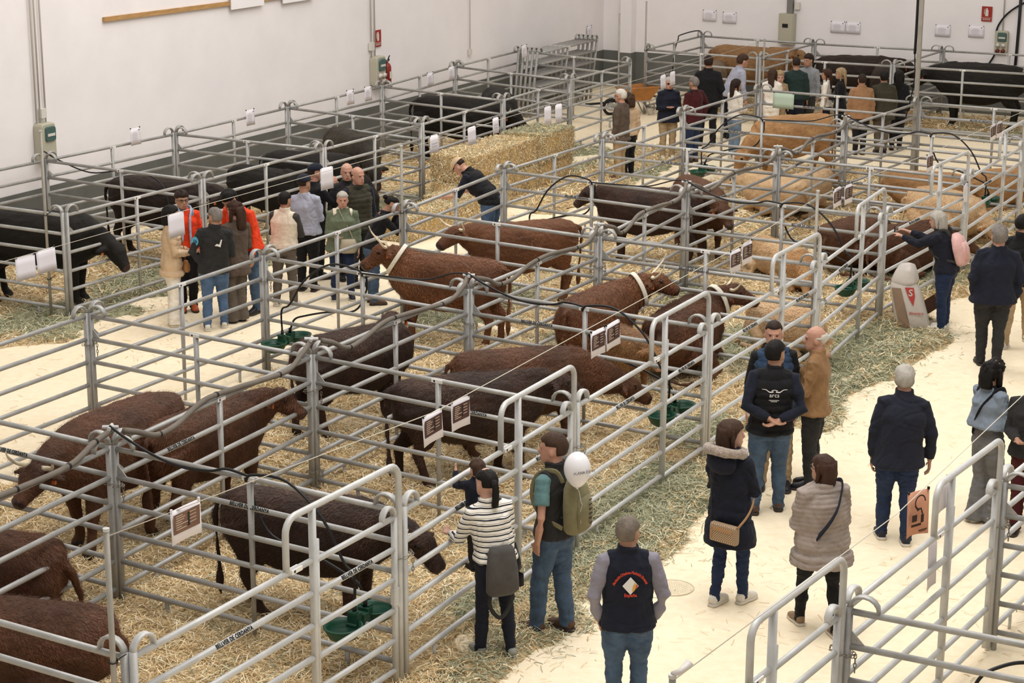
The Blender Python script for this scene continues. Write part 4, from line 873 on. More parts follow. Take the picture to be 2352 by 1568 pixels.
        for sh, el, wr, fo, q in AR:
            r0 = .041+puff*.3; in0 = T((q*.05*H, 0, .80*H))[0]
            if arm == 'long': gg.sweep([in0, sh, sh*.5+el*.5, el, el*.5+wr*.5, el*(1-cuff)+wr*cuff], [(.043*b+puff*.3)*H, (r0*b)*H, (.0375*b+puff*.3)*H, (.034*b+puff*.3)*H, (.031*b+puff*.25)*H, (.023+puff*.1)*H], 14)
            elif arm == 'short': gg.sweep([in0, sh, sh*.35+el*.65], [.043*b*H, r0*b*H, .037*b*H], 14)
            elif arm == 'elbow': gg.sweep([in0, sh, sh*.5+el*.5, el*.9+wr*.1], [.043*b*H, r0*b*H, .037*b*H, .032*b*H], 14)
            elif arm == 'none': gg.sweep([in0, sh*.75+in0*.25], [.045*b*H, .044*b*H], 14)
        organic(nm, gg, CL[mt_], o, v1*1.2, 2, wr_(amp*H, 4.2, (1, 1, .9), quilt, puff*H*.55 if puff else .003*H))
    under = T_['under']
    if under: garment('shirt', under, T_.get('uarm', 'long'), .60, .88, -.006, 0, neck=not T_['collar'], amp=.0025)
    garment({'none': 'waistcoat'}.get(T_['arm'], 'jacket' if T_['hem'] > .3 else 'coat'), T_['c'], T_['arm'], hem, lo*(1.05 if under else 1), T_['puff']+(.008 if under else 0), T_.get('quilt', 0), amp=T_.get('amp', .0045))
    # ------- shoes
    for hip, kn, an, q in LG:
        s_ = H*.98; sg = G(); y0_ = an[1]; xx = an[0]
        P = [(xx, y0_-.036*s_, .028*s_), (xx, y0_-.02*s_, .034*s_), (xx, y0_+.02*s_, .033*s_), (xx+q*.004*s_, y0_+.06*s_, .024*s_), (xx+q*.006*s_, y0_+.1*s_, .019*s_), (xx+q*.004*s_, y0_+.118*s_, .016*s_)]
        sg.sweep(P, [(.018*s_, .024*s_), (.024*s_, .034*s_), (.025*s_, .033*s_), (.029*s_, .023*s_), (.025*s_, .018*s_), (.012*s_, .01*s_)], 12, (0, 0, 1), 2.5)
        sh_ = sg.obj('shoe', SH[shoes], o, True)
        sg = G(); pr = [(q_[0], q_[1], .0085*s_) for q_ in P]; sg.sweep([(pr[0][0], pr[0][1]-.004*s_, pr[0][2])]+pr[1:-1]+[(pr[-1][0], pr[-1][1]+.004*s_, pr[-1][2])], [(.02*s_, .0085*s_), (.028*s_, .0085*s_), (.028*s_, .0085*s_), (.033*s_, .0085*s_), (.029*s_, .0085*s_), (.014*s_, .0085*s_)], 12, (0, 0, 1), 4); sg.obj('sole', M_sole if shoes in ('white', 'grey', 'navy', 'tan') else M_sole2, sh_, True)
    # ------- hair
    def hairball(zline, back, rx=.385, ry=.485, rz=.465, cz=.585, cy=-.05, lump=.0, side=.10, n=26, mm=20, cut=None, nm='hair', mtl=None, seed=0):
        q = G(); q.ball((0, 0, 0), 1, n, mm); V = np.concatenate(q.v)
        x, y, z = V[:, 0], V[:, 1], V[:, 2]; front = np.clip((y-.05)/.5, 0, 1)
        line = back*(1-front)+zline*front; line = np.where(abs(x) > .55, np.where((y > -.25) & (y < .45), np.maximum(line, side), line), line)
        inn = np.clip((z-line)/.13, 0, 1); sc = .80+.20*inn
        if cut is not None: sc = sc*np.where(cut(x, y, z), .78, 1)
        nz = noise(V, 1.4, seed+sd_, 2)*lump+noise(V, 5.5, seed+sd_+3, 2)*.012*inn
        V = V*(sc+nz*inn)[:, None]*np.array([rx, ry, rz])+np.array([0, cy, cz]); q.v = [HT(V)]
        return q.obj(nm, mtl or HR[hc], o, True)
    def lock(P, r, nm='hair', flat=.6):
        q = G(); P = smooth_path(P, 3); q.sweep(P, [(r[0]+(r[1]-r[0])*t, (r[0]+(r[1]-r[0])*t)*flat) for t in np.linspace(0, 1, len(P))], 14, (0, 1, .01)); V = np.concatenate(q.v); V = V+.02*np.c_[noise(V, 2.5, 4+sd_), noise(V, 2.5, 5+sd_), 0*V[:, 0]]; q.v = [HT(V)]; q.obj(nm, HR[hc], o, True)
    if hs == 'short': hairball(.26, -.70, lump=.02)
    elif hs == 'thick': hairball(.22, -.74, .41, .51, .50, lump=.06)
    elif hs == 'bald': hairball(.9, -.60, .352, .472, .42, cut=lambda x, y, z: (z > .12+.25*(y < -.3)) | (y > .35), side=-.3)
    elif hs == 'crop': hairball(.34, -.6, .362, .472, .45)
    elif hs == 'bob': hairball(.2, -1.2, .41, .50, .44, lump=.03, side=-.9); lock([(0, -.24, .75), (0, -.28, .3), (0, -.22, -.05)], (.36, .37), flat=.8); [lock([(q*.3, -.05, .7), (q*.36, -.06, .35), (q*.33, -.05, .05)], (.12, .12)) for q in (-1, 1)]
    elif hs == 'long': hairball(.2, -1.2, .395, .50, .43, lump=.03, side=-.9); lock([(0, -.28, .8), (0, -.42, .3), (0, -.46, -.35), (0, -.44, -.9)], (.36, .22), flat=.45); [lock([(q*.28, -.05, .75), (q*.35, -.1, .3), (q*.33, -.08, -.35)], (.13, .08)) for q in (-1, 1)]
    elif hs == 'pony': hairball(.26, -.62, .375, .485, .41); lock([(0, -.38, .62), (0, -.58, .5), (0, -.60, .15), (0, -.52, -.25)], (.14, .12), flat=.9); q = G(); q.ball((0, 0, 0), 1, 10, 8, T=lambda V: HT(V*.09+np.array([0, -.5, .6]))); q.obj('hair_tie', M_ink, o, True)
    elif hs == 'bun': hairball(.26, -.62, .375, .485, .41); q = G(); q.ball((0, 0, 0), 1, 14, 10, T=lambda V: HT(V*np.array([.16, .15, .15])+np.array([0, -.56, .72]))); q.obj('bun', HR[hc], o, True)
    elif hs == 'curly': hairball(.25, -1.0, .43, .53, .46, lump=.13, side=-.8, n=34, mm=26); lock([(0, -.3, .7), (0, -.44, .3), (0, -.42, -.1)], (.38, .34)); [lock([(q*.3, -.05, .7), (q*.38, -.06, .3), (q*.36, -.05, -.05)], (.15, .14)) for q in (-1, 1)]
    elif hs == 'curlylong': hairball(.25, -1.0, .42, .52, .45, lump=.13, side=-.8, n=34, mm=26); lock([(0, -.3, .7), (0, -.46, .2), (0, -.48, -.5)], (.38, .34)); [lock([(q*.3, -.05, .7), (q*.4, -.06, .2), (q*.38, -.02, -.4)], (.16, .14)) for q in (-1, 1)]
    elif hs == 'cap':
        cm = CL.get(hc) or CL['navy']; hc2 = T_.get('caphair', 'dark'); hc = hc2; hairball(.05, -.55, .352, .462, .38)
        q = G(); q.ball((0, 0, 0), 1, 24, 16); V = np.concatenate(q.v); V[:, 2] = np.where(V[:, 2] < -.06, -.06, V[:, 2]); V = V*np.array([.385, .485, .36])+np.array([0, -.04, .72]); q.v = [HT(V)]; cp = q.obj('cap', cm, o, True)
        q = G(); q.add(HT(np.array([(-.27, .36, .71), (-.16, .58, .655), (0, .67, .635), (.16, .58, .655), (.27, .36, .71), (-.27, .36, .745), (-.16, .585, .685), (0, .675, .665), (.16, .585, .685), (.27, .36, .745)])), [(4, 3, 2, 1, 0), (5, 6, 7, 8, 9), (0, 1, 6, 5), (1, 2, 7, 6), (2, 3, 8, 7), (3, 4, 9, 8), (4, 0, 5, 9)]); q.obj('peak', T_.get('peak') or cm, cp)
    if glasses:
        q = G()
        for s2 in (-1, 1):
            q.sweep([HT(np.array([(s2*.14+.095*math.cos(t), .405-.01*abs(math.cos(t)), .50+.07*math.sin(t))]))[0] for t in np.linspace(0, 2*PI, 13)[:-1]], .012*hh, 6, tuple(RH@np.array([0, 1, 0])), closed=True)
            q.sweep([HT(np.array([p_]))[0] for p_ in ((s2*.235, .39, .51), (s2*.345, .2, .51), (s2*.36, -.03, .5))], .012*hh, 6)
        q.sweep([HT(np.array([p_]))[0] for p_ in ((-.05, .41, .51), (.05, .41, .51))], .012*hh, 6)
        if glasses == 'sun':
            for s2 in (-1, 1): q.ball((0, 0, 0), 1, 12, 6, T=lambda V, s2=s2: HT(V*np.array([.1, .012, .075])+np.array([s2*.14, .405, .50])))
        q.obj('glasses', M_glass, o, True)
    inf = dict(root=o, H=H, T=T, AR=AR, HT=HT, hh=hh, b=b, tb=tb, LG=LG, xyz=(x0, y0, z0), rz=-a_); return inf
def back_y(P, z, extra=0.0):
    """y of the back surface of the garment at height fraction z"""
    t = P['tb']; ry = np.interp(z, [q[0] for q in t], [q[2] for q in t]); return -(ry*P['b']**1.35+.018+extra)*P['H']
def carry(P, name, label, cat, group=None):
    """a thing held or worn by the person P: its own top-level object, in the person's frame"""
    x, y, z = P['xyz']; return empty(name, (x, y, z), P['rz'], label, cat, group)
# ---------------------------------------------------------------- visitors, right-hand aisle
P_str = person(1155, 1508, 1082, -22, 'person in a black and white striped jumper with a carrier, leaning on the gate rail', female=True, hair=('pony', 'black'), skin_='fair', legs_='navy', shoes='grey', top_=dict(c='stripes', hem=.53, loose=1.08), arms=('lean', 'front'), stance=(.03, -.04), wide=.115, lean=.12, legfit=.85, headyaw=-12, hx=1122)
_k = np.array(P_str['xyz'])+np.array([math.sin(-.35)*.36-.03, math.cos(-.35)*.36, 0]); P_kid = person(0, 0, 1062, -25, 'small child held in front of the striped jumper, one arm up on the rail', xy=_k, H=.98, z0=height_at(_k[0], _k[1], 1056)-.98, child=True, hair=('thick', 'brown'), skin_='fair', legs_='charcoal', shoes='black', top_=dict(c='navy', hem=.45), arms=('up', 'front'), b=1.1, far=True, vox=.009)
P_bag = person(1283, 1452, 995, -52, 'person in a black waistcoat and teal T-shirt with an olive backpack, hand in pocket', hair=('short', 'brown'), skin_='ruddy', legs_='jeans', shoes='brown', top_=dict(c='charcoal', arm='none', under='teal', uarm='short', hem=.50, collar=1), arms=('pocket', 'hang'), stance=(.06, -.03), wide=.10, headyaw=-25, hx=1268)
P_emb = person(1438, 1648, 1190, -3, 'person with grey hair in a navy waistcoat with a red round emblem on the back', hair=('short', 'greybrown'), skin_='tan', legs_='jeans', shoes='brown', b=1.15, top_=dict(c='navy2', arm='none', under='lavender', uarm='long', hem=.475, collar=1), arms=('pocket', 'pocket'), stance=(0, .02), wide=.10, headyaw=28, hx=1444)
P_par = person(1683, 1388, 966, 40, 'person in a long navy parka with a fur-trimmed hood and a patterned shoulder bag', female=True, hair=('bob', 'brown'), skin_='fair', legs_='jeansdark', shoes='white', top_=dict(c='navy2', hem=.345, puff=.012, quilt=.16, loose=1.08), arms=('fold', 'fold'), stance=(-.05, .07), wide=.075, headyaw=42, legfit=.82, hx=1672)
P_arc = person(1752, 1180, 783, 4, 'person in a quilted black waistcoat with a white horns logo, hands clasped behind the back', hair=('short', 'black'), skin_='tan', legs_='jeans', shoes='brown', b=1.08, top_=dict(c='black', arm='none', under='navy2', uarm='long', hem=.485, puff=.006, quilt=.085, collar=1), arms=('back', 'back'), stance=(0, .07), wide=.115, headyaw=28, hx=1783)
P_fac = person(1790, 1118, 737, 188, 'person in a shiny blue padded jacket facing the camera behind the horns-logo waistcoat', hair=('crop', 'dark'), skin_='ruddy', legs_='khaki', shoes='black', top_=dict(c='blueaccent', hem=.5, arm='none', under='black', puff=.008, quilt=.1), arms=('down', 'down'), wide=.12, hx=1775)
P_tan = person(1868, 1120, 765, -72, 'bald person in a tan leather jacket smiling, facing left', H=1.75, hair=('bald', 'white'), skin_='ruddy', legs_='charcoal', shoes='black', b=1.05, top_=dict(c='leather', hem=.475, loose=1.1, collar=1), arms=('fold', 'front'), wide=.08, glasses=False, headyaw=-12, hx=1872)
P_puf = person(1885, 1450, 1045, -14, 'person in a taupe quilted jacket with a dark shoulder strap, seen from behind', female=True, hair=('bob', 'auburn'), skin_='fair', legs_='black', shoes='tan', b=1.22, top_=dict(c='taupe', hem=.40, puff=.009, quilt=.042, loose=1.16), arms=('front', 'front'), stance=(.12, -.10), wide=.10, headyaw=-35, glasses=True, legfit=.85, hx=1890)
P_nav = person(2040, 1243, 848, 2, 'white-haired person in a plain navy jacket and jeans walking away', hair=('thick', 'silver'), skin_='tan', legs_='jeansdark', shoes='navy', b=1.12, top_=dict(c='navy', hem=.455, loose=1.16, collar=1, puff=.004), arms=('swing', 'swing'), stance=(.05, -.05), wide=.10, hunch=.10, headyaw=10, hx=2084)
P_cur = person(2256, 1200, 826, 62, 'person with black curly hair in a grey-blue sweatshirt and flared grey trousers', female=True, hair=('curly', 'black'), skin_='tan', legs_='greypants', shoes='tan', top_=dict(c='greyblue', hem=.60, loose=1.2, under='black', uarm='none'), arms=('fold', 'front'), wide=.07, flare=.028, stance=(-.02, .05), hx=2280)
P_bur = person(2352, 1222, 850, 200, 'person in a black jacket and burgundy trousers cut by the right edge', hair=('short', 'dark'), legs_='burgundy', shoes='black', top_=dict(c='charcoal', hem=.48, loose=1.15), arms=('front', 'front'), wide=.09)
P_big = person(2262, 842, 520, 4, 'grey-haired broad person in a black fleece and grey trousers, hands in pockets', hair=('thick', 'grey'), skin_='ruddy', legs_='charcoal', shoes='black', b=1.2, top_=dict(c='navy2', hem=.47, loose=1.2, collar=1, puff=.006), arms=('pocket', 'pocket'), stance=(.05, -.05), wide=.08, hx=2297)
P_edge = person(2330, 792, 494, 28, 'young person in a black hooded jacket and beige trousers at the right edge', hair=('short', 'black'), skin_='tan', legs_='khaki', shoes='white', top_=dict(c='black', hem=.47, loose=1.15, collar=1), arms=('down', 'down'), stance=(-.14, .16), wide=.08, headyaw=20)
P_pho = person(2165, 758, 498, -62, 'person photographing cattle with a phone, carrying a pink backpack', H=1.66, female=True, hair=('bob', 'silver'), skin_='fair', legs_='jeansdark', shoes='white', b=1.1, top_=dict(c='navy', hem=.50, loose=1.1), arms=('phone', 'phone'), lean=.22, wide=.08)
# ---------------------------------------------------------------- visitors, left aisle
P_bei = person(402, 748, 478, 72, 'person in a beige blazer and white trousers, head behind a white paper', female=True, H=1.68, hair=('bob', 'black'), skin_='tan', legs_='white', shoes='white', top_=dict(c='beige', hem=.43, loose=1.12), arms=('front', 'front'), flare=.012, wide=.07, hx=388)
P_or1 = person(440, 712, 437, 165, 'person in glasses, open orange jacket and long blue-white scarf', hair=('thick', 'dark'), skin_='tan', legs_='black', shoes='orange', top_=dict(c='orange', hem=.49, under='greyblue', uarm='none'), arms=('down', 'down'), glasses=True, headyaw=-12, hx=416)
P_pat = person(490, 755, 478, -8, 'grey-haired person in a dark jacket with a light blue arm badge and blue jeans', hair=('short', 'grey'), skin_='tan', legs_='jeansblue', shoes='white', b=1.1, top_=dict(c='charcoal', hem=.475, loose=1.08, collar=1), arms=('hip', 'front'), stance=(-.05, .04), wide=.11, headyaw=-35, glasses=True, hx=494)
P_brn = person(535, 738, 462, -40, 'person with brown curly hair in a long brown coat', female=True, H=1.68, hair=('curlylong', 'auburn'), skin_='fair', legs_='brownpants', shoes='black', top_=dict(c='browncoat', hem=.40, loose=1.1), arms=('front', 'front'), flare=.03, headyaw=-20, hx=545)
P_or2 = person(574, 716, 438, -148, 'dark-haired person in a bright orange jacket stooping to listen', H=1.84, hair=('thick', 'black'), skin_='tan', legs_='jeans', shoes='black', b=1.08, top_=dict(c='orange', hem=.50, loose=1.12, collar=1), arms=('down', 'hip'), lean=.22, hunch=.12, headpitch=25, wide=.12)
P_crm = person(650, 703, 441, 12, 'person in a cream sleeveless pullover over dark sleeves, seen from behind', hair=('short', 'black'), skin_='tan', legs_='brownpants', shoes='white', top_=dict(c='cream', arm='none', under='darkgrey', hem=.52, loose=1.1, collar=1), arms=('fold', 'fold'), wide=.13, headyaw=15, hx=655)
P_shb = person(712, 668, 403, 12, 'person in a pale blue-grey shirt and navy cap, seen from behind', hair=('cap', 'navy'), skin_='tan', legs_='black', shoes='black', b=1.08, top_=dict(c='shirtblue', hem=.50, loose=1.12, peak=None), arms=('down', 'front'), wide=.09, headyaw=20, hx=697)
P_hnd = person(735, 640, 378, 60, 'person in black with a navy cap, hand on the mouth, beside a white paper', hair=('cap', 'navy2'), skin_='ruddy', legs_='black', shoes='black', top_=dict(c='black', hem=.50, loose=1.05), arms=('hang', 'face'), hx=717)
P_bk1 = person(795, 640, 377, 168, 'bald person in a black jacket and pink shirt, the farther of two bald men', H=1.76, hair=('bald', 'silver'), skin_='ruddy', legs_='charcoal', shoes='black', top_=dict(c='charcoal', hem=.48), arms=('down', 'down'), hx=797)
P_bk2 = person(826, 655, 393, 150, 'bald person in an olive quilted waistcoat over a dark blue shirt', H=1.78, hair=('bald', 'dark'), skin_='ruddy', legs_='charcoal', shoes='black', b=1.1, top_=dict(c='olive', arm='none', under='navy', hem=.49, puff=.006, quilt=.07), arms=('down', 'down'), headyaw=-15, hx=820)
P_grn = person(785, 686, 440, 172, 'smiling person with short white hair in a grey-green jacket with a cream bag', female=True, hair=('short', 'silver'), skin_='ruddy', legs_='jeansdark', shoes='navy', b=1.12, top_=dict(c='green', hem=.46, loose=1.15, under='cream', uarm='none'), arms=('down', 'front'), wide=.13, hx=787)
P_fcp = person(856, 697, 450, 75, 'person in black jacket and jeans, hand to the face, by the fence post', female=True, hair=('bun', 'black'), skin_='tan', legs_='jeans', shoes='brown', top_=dict(c='black', hem=.52), arms=('face', 'face'), lean=.28, hunch=.08, headpitch=15, wide=.10)
P_cap = person(1128, 596, 340, -66, 'stooping person in a beige cap and black waistcoat leaning over the fence rail', H=1.80, hair=('cap', 'beige'), skin_='ruddy', legs_='jeansblue', shoes='brown', b=1.08, top_=dict(c='black', arm='none', under='navy2', uarm='elbow', hem=.5, puff=.004, quilt=.1, collar=1, peak=None), arms=('lean', 'lean'), lean=.75, headpitch=25, wide=.12)
# ---------------------------------------------------------------- visitors, far end
P_blz = person(1424, 412, 245, -62, 'white-haired person in a grey-brown blazer, glasses and beige trousers', hair=('short', 'white'), skin_='ruddy', legs_='khaki', shoes='brown', far=True, b=1.05, top_=dict(c='browncoat', hem=.44, loose=1.1), arms=('down', 'down'), glasses=True, H=1.72)
person(1442, 405, 250, -30, 'person with brown curls in a beige padded top, behind the grey-brown blazer', H=1.6, female=True, hair=('curly', 'brown'), legs_='black', shoes='black', far=True, top_=dict(c='beige', puff=.008, quilt=.1))
person(1532, 366, 205, 172, 'white-haired person in sunglasses and a navy padded jacket, arms folded', H=1.66, female=True, hair=('short', 'silver'), skin_='ruddy', legs_='khaki', shoes='white', far=True, b=1.1, top_=dict(c='navy2', hem=.46, puff=.006, quilt=.1, loose=1.1), arms=('fold', 'fold'), glasses='sun', wide=.10)
person(1590, 372, 195, -40, 'grey-haired person in a burgundy and black jacket next to the one in sunglasses', H=1.70, hair=('short', 'grey'), legs_='jeansdark', shoes='brown', far=True, b=1.08, top_=dict(c='burgundy', hem=.47, under='black', uarm='none'), arms=('down', 'hip'))
person(1622, 335, 143, 8, 'tall person in a black hooded jacket, back to the camera, by the tan cow', H=1.88, hair=('short', 'dark'), legs_='black', shoes='black', far=True, b=1.1, top_=dict(c='black', hem=.44, loose=1.15, collar=1), arms=('pocket', 'pocket'), wide=.12)
person(1672, 318, 138, 70, 'person in a grey shirt bending to the right with one hand on the hip', H=1.84, hair=('thick', 'brown'), skin_='ruddy', legs_='navy', shoes='black', far=True, top_=dict(c='shirtblue', hem=.5, loose=1.1), arms=('hip', 'down'), lean=.42, headpitch=-10)
person(1684, 365, 197, 60, 'person with long dark hair in a white blouse and pale jeans, far end', H=1.62, female=True, hair=('long', 'dark'), legs_='jeanslight', shoes='white', far=True, top_=dict(c='white', hem=.5), arms=('front', 'front'))
person(1768, 335, 178, 20, 'person with long brown hair in a white sleeveless top near the pale green sheet', H=1.62, female=True, hair=('long', 'brown'), legs_='white', shoes='white', far=True, top_=dict(c='white', arm='short', hem=.5), arms=('hang', 'front'))
person(1785, 325, 173, 178, 'fair-haired child looking towards the camera above the pale green sheet', H=1.5, child=True, hair=('thick', 'blonde'), skin_='fair', legs_='khaki', shoes='white', far=True, top_=dict(c='khaki', hem=.5), b=.95)
person(1822, 322, 152, 8, 'person in a dark teal jumper, back to the camera, above the pale green sheet', H=1.76, hair=('crop', 'dark'), legs_='navy', shoes='black', far=True, b=1.1, top_=dict(c='darkteal', hem=.5, loose=1.1))
person(1850, 315, 138, -150, 'dark-haired person in a light grey jumper facing the dark teal one', H=1.78, hair=('thick', 'dark'), legs_='darkgrey', shoes='black', far=True, top_=dict(c='grey', hem=.5), headyaw=20)
person(1893, 330, 177, -70, 'girl with long dark hair in a white top, left of the blonde person', H=1.58, female=True, hair=('long', 'auburn'), legs_='navy', shoes='white', far=True, top_=dict(c='white', hem=.5), b=.95)
person(1925, 335, 173, -75, 'person with long blonde hair dressed in black', H=1.64, female=True, hair=('long', 'blonde'), legs_='black', shoes='black', far=True, top_=dict(c='black', hem=.47), arms=('front', 'front'))
person(1972, 355, 190, -2, 'dark-haired person in an ochre knitted jumper seen from behind', H=1.64, hair=('short', 'dark'), legs_='black', shoes='brown', far=True, b=1.15, top_=dict(c='knit', hem=.46, loose=1.15, collar=1))
person(2022, 352, 185, 0, 'person in a dark olive hooded coat seen from behind', H=1.68, hair=('thick', 'black'), legs_='brownpants', shoes='black', far=True, b=1.15, top_=dict(c='olive', hem=.42, loose=1.15, collar=1))
person(2056, 345, 187, 10, 'person with long black hair and dark coat, rightmost of the far crowd', H=1.66, female=True, hair=('long', 'black'), legs_='black', shoes='black', far=True, top_=dict(c='black', hem=.40))
finish_organics()

# ---------------------------------------------------------------- what people wear and carry
def strap(P, pts, r, mt, parent, nm='strap', ref=(1, 0, 0)):
    g = G(); g.sweep(smooth_path([np.array(q)*P['H'] for q in pts], 4), r, 8, ref, 3); return g.obj(nm, mt, parent, True)
def backpack(P, label, body, accent, w=.085, h=.25, d=.07, z=.68, cargo=True, tilt=0):
    H_ = P['H']; o = carry(P, 'backpack', label, 'backpack'); y0 = back_y(P, .72)
    g = G(); rr = [(0, y0-d*H_*.5, (z-h/2)*H_, w*H_*.75, d*H_*.38), (0, y0-d*H_*.55, (z-h*.42)*H_, w*H_*.98, d*H_*.52), (0, y0-d*H_*.55, z*H_, w*H_, d*H_*.55), (0, y0-d*H_*.45, (z+h*.32)*H_, w*H_*.85, d*H_*.45), (0, y0-d*H_*.3, (z+h*.5)*H_, w*H_*.4, d*H_*.22)]
    g.rings(rr, 18, 2.8, T=P['T']); g.obj('body', body, o, True)
    g = G(); g.rings([(0, y0-d*H_*1.02, (z-h*.38)*H_, w*H_*.62, d*H_*.16), (0, y0-d*H_*1.06, (z-.02)*H_, w*H_*.7, d*H_*.2), (0, y0-d*H_*.95, (z+h*.18)*H_, w*H_*.55, d*H_*.1)], 14, 3, T=P['T']); g.obj('pocket', body, o, True)
    for s_ in (-1, 1):
        g = G(); pth = [P['T'](np.array(q)*[H_, 1, H_])[0] for q in ((s_*.05, y0-.005, z+h*.42), (s_*.062, -.028*H_+y0*.3, .845), (s_*.07, .03*H_, .825), (s_*.075, .072*H_*P['b'], .76), (s_*.085, .066*H_*P['b'], .68), (s_*.098*P['b'], .0, .62), (s_*.07, y0-.02, z-h*.4))]
        g.sweep(smooth_path(pth, 4), (.020*H_/1.7, .007), 8, (1, 0, 0), 3); g.obj('strap', accent, o, True)
    g = G(); g.sweep([P['T'](np.array((x_*H_, y0-d*H_*1.16, q*H_)))[0] for x_, q in ((-.03, z+h*.1), (-.045, z), (-.045, z-h*.25))], .004, 6); g.obj('zip', M_zip, o)
    if cargo:
        for k in range(6):
            g = G(); g.sweep([P['T'](np.array((.012*H_, y0-d*H_*1.27, (z+h*.12-k*h*.085)*H_)))[0], P['T'](np.array((.034*H_, y0-d*H_*1.24, (z+h*.12-k*h*.085)*H_)))[0]], .005, 6); g.obj('loop', M_ink, o)
    return o
M_olive = cloth('olivepack', '#7a7458'); M_pk = cloth('pinkpack', '#dcb0aa'); M_blk = CL['black']
backpack(P_bag, 'olive hiking backpack on the person with the white balloon', M_olive, M_olive, .083, .27, .085, .68)
backpack(P_pho, 'pale pink backpack worn by the person taking a photo', M_pk, CL['darkgrey'], .105, .24, .09, .68, cargo=False)
# balloon tied to the backpack
c = at(1326, 1078, 1.60); bx = c+np.array([0, 0, 0]); br = .145
bp_ = uw(*to_uw((P_bag['xyz'][0], P_bag['xyz'][1]))); 
def ray_at(px, py, ydepth):
    d = Fv+R2*(px-1176)/FPX-U2*(py-784)/FPX; t = ydepth/d[1]; return np.array([0, 0, CAMH])+d*t
bc = ray_at(1326, 1076, P_bag['xyz'][1]-.30)
M_bal = mat('balloon_rubber', '#e4e2e6', .25, spec=.5)
bo = empty('balloon', (bc[0], bc[1], bc[2]), 0, 'white printed party balloon above the olive backpack', 'balloon')
g = G(); g.ball((0, 0, 0), (br*.78, br*.78, br), 28, 20); V = np.concatenate(g.v); k = np.where(V[:, 2] < 0, 1-.0*V[:, 2], 1); V[:, :2] *= (1-np.clip(-V[:, 2]/br, 0, 1)**2*.25)[:, None]; V[:, 2] = np.where(V[:, 2] < 0, V[:, 2]*1.15, V[:, 2]); g.v = [V]; g.obj('skin', M_bal, bo, True)
g = G(); g.rings([(0, 0, -br*1.2, .012, .012), (0, 0, -br*1.13, .006, .006)], 10); g.sweep(smooth_path([(0, 0, -br*1.18), (.02, .03, -br*1.5), (.03, .02, -br*1.9), (.05, .06, -br*2.5)], 4), .002, 5); g.obj('knot', M_bal, bo)
d_ = np.array([-bc[0]+.0, -bc[1], CAMH-bc[2]]); d_ /= np.linalg.norm(d_); ang = math.radians(28); nrm = Vector((math.sin(ang), -math.cos(ang), .05)).normalized()
text('plana', mat('print_grey', '#77747c', .7), bo, frame((nrm.x*br*.80, nrm.y*br*.80, .0), (math.cos(ang), math.sin(ang), 0), (0, 0, 1)), 'printed_name')
# carrier and jacket on the striped jumper
H_ = P_str['H']; o = carry(P_str, 'baby_carrier', 'dark grey baby carrier hanging behind the striped jumper', 'carrier')
M_car = cloth('carrier', '#4d4a48'); g = G()
y0 = -.07*H_; g.rings([(0, y0-.02, .37*H_, .065*H_, .02*H_), (0, y0-.045, .40*H_, .088*H_, .03*H_), (0, y0-.035, .50*H_, .085*H_, .03*H_), (0, y0-.02, .60*H_, .07*H_, .03*H_), (0, y0-.01, .625*H_, .06*H_, .024*H_)], 20, 2.8); g.obj('panel', M_car, o, True)
g = G(); g.sweep([(.098*H_*math.cos(t), .078*H_*math.sin(t), .575*H_) for t in np.linspace(0, 2*PI, 21)[:-1]], (.006, .026), 8, (0, 0, 1), 4, closed=True); g.obj('waistband', M_car, o, True)
g = G(); g.sweep(smooth_path([(-.05*H_, y0-.03, .42*H_), (-.07*H_, y0-.05, .33*H_), (-.02*H_, y0-.06, .26*H_), (.03*H_, y0-.05, .30*H_), (.06*H_, y0-.04, .40*H_)], 4), (.018, .006), 8, (0, 1, 0), 3); g.obj('strap', CL['charcoal'], o, True)
g = G(); g.sweep(smooth_path([(.09*H_, .0, .60*H_), (.11*H_, -.03, .5*H_), (.115*H_, -.04, .38*H_)], 4), (.05, .03), 10); g.obj('tied_jacket', CL['black'], o, True)
# fur hood and bag on the parka
H_ = P_par['H']; HT = P_par['HT']; hh = P_par['hh']
g = G(); ctr = P_par['T'](np.array((0, -.015*H_, .835*H_)))[0]; pts = []
for t in np.linspace(0, 2*PI, 25)[:-1]: pts.append(ctr+np.array([math.cos(t)*.098*H_, math.sin(t)*.088*H_-.018*H_, .012*H_-.018*H_*math.sin(t)]))
g.sweep(pts, (.022*H_, .024*H_), 12, (0, 0, 1), closed=True); V = np.concatenate(g.v); V += .010*np.c_[noise(V, 9, 1), noise(V, 9, 2), noise(V, 9, 3)]; g.v = [V]; g.obj('fur_trim', M_fur, P_par['root'], True)
g = G(); g.ball(P_par['T'](np.array((0, -.075*H_, .79*H_)))[0], (.085*H_, .045*H_, .06*H_), 16, 12); g.obj('hood', CL['navy2'], P_par['root'], True)
M_bagp = mat('bag_pattern', '#a88c6a', .6); nt = M_bagp.node_tree; tc = nt.nodes.new('ShaderNodeTexCoord'); ck = nt.nodes.new('ShaderNodeTexChecker'); ck.inputs['Scale'].default_value = 95; ck.inputs['Color1'].default_value = lin('#c4a988'); ck.inputs['Color2'].default_value = lin('#6a5340'); nt.links.new(tc.outputs['Object'], ck.inputs[0]); nt.links.new(ck.outputs[0], nt.nodes['Principled BSDF'].inputs['Base Color'])
M_lea = mat('bag_leather', '#a8825c', .5)
o = carry(P_par, 'shoulder_bag', 'small patterned beige shoulder bag against the navy parka', 'bag'); yb = -.115*H_
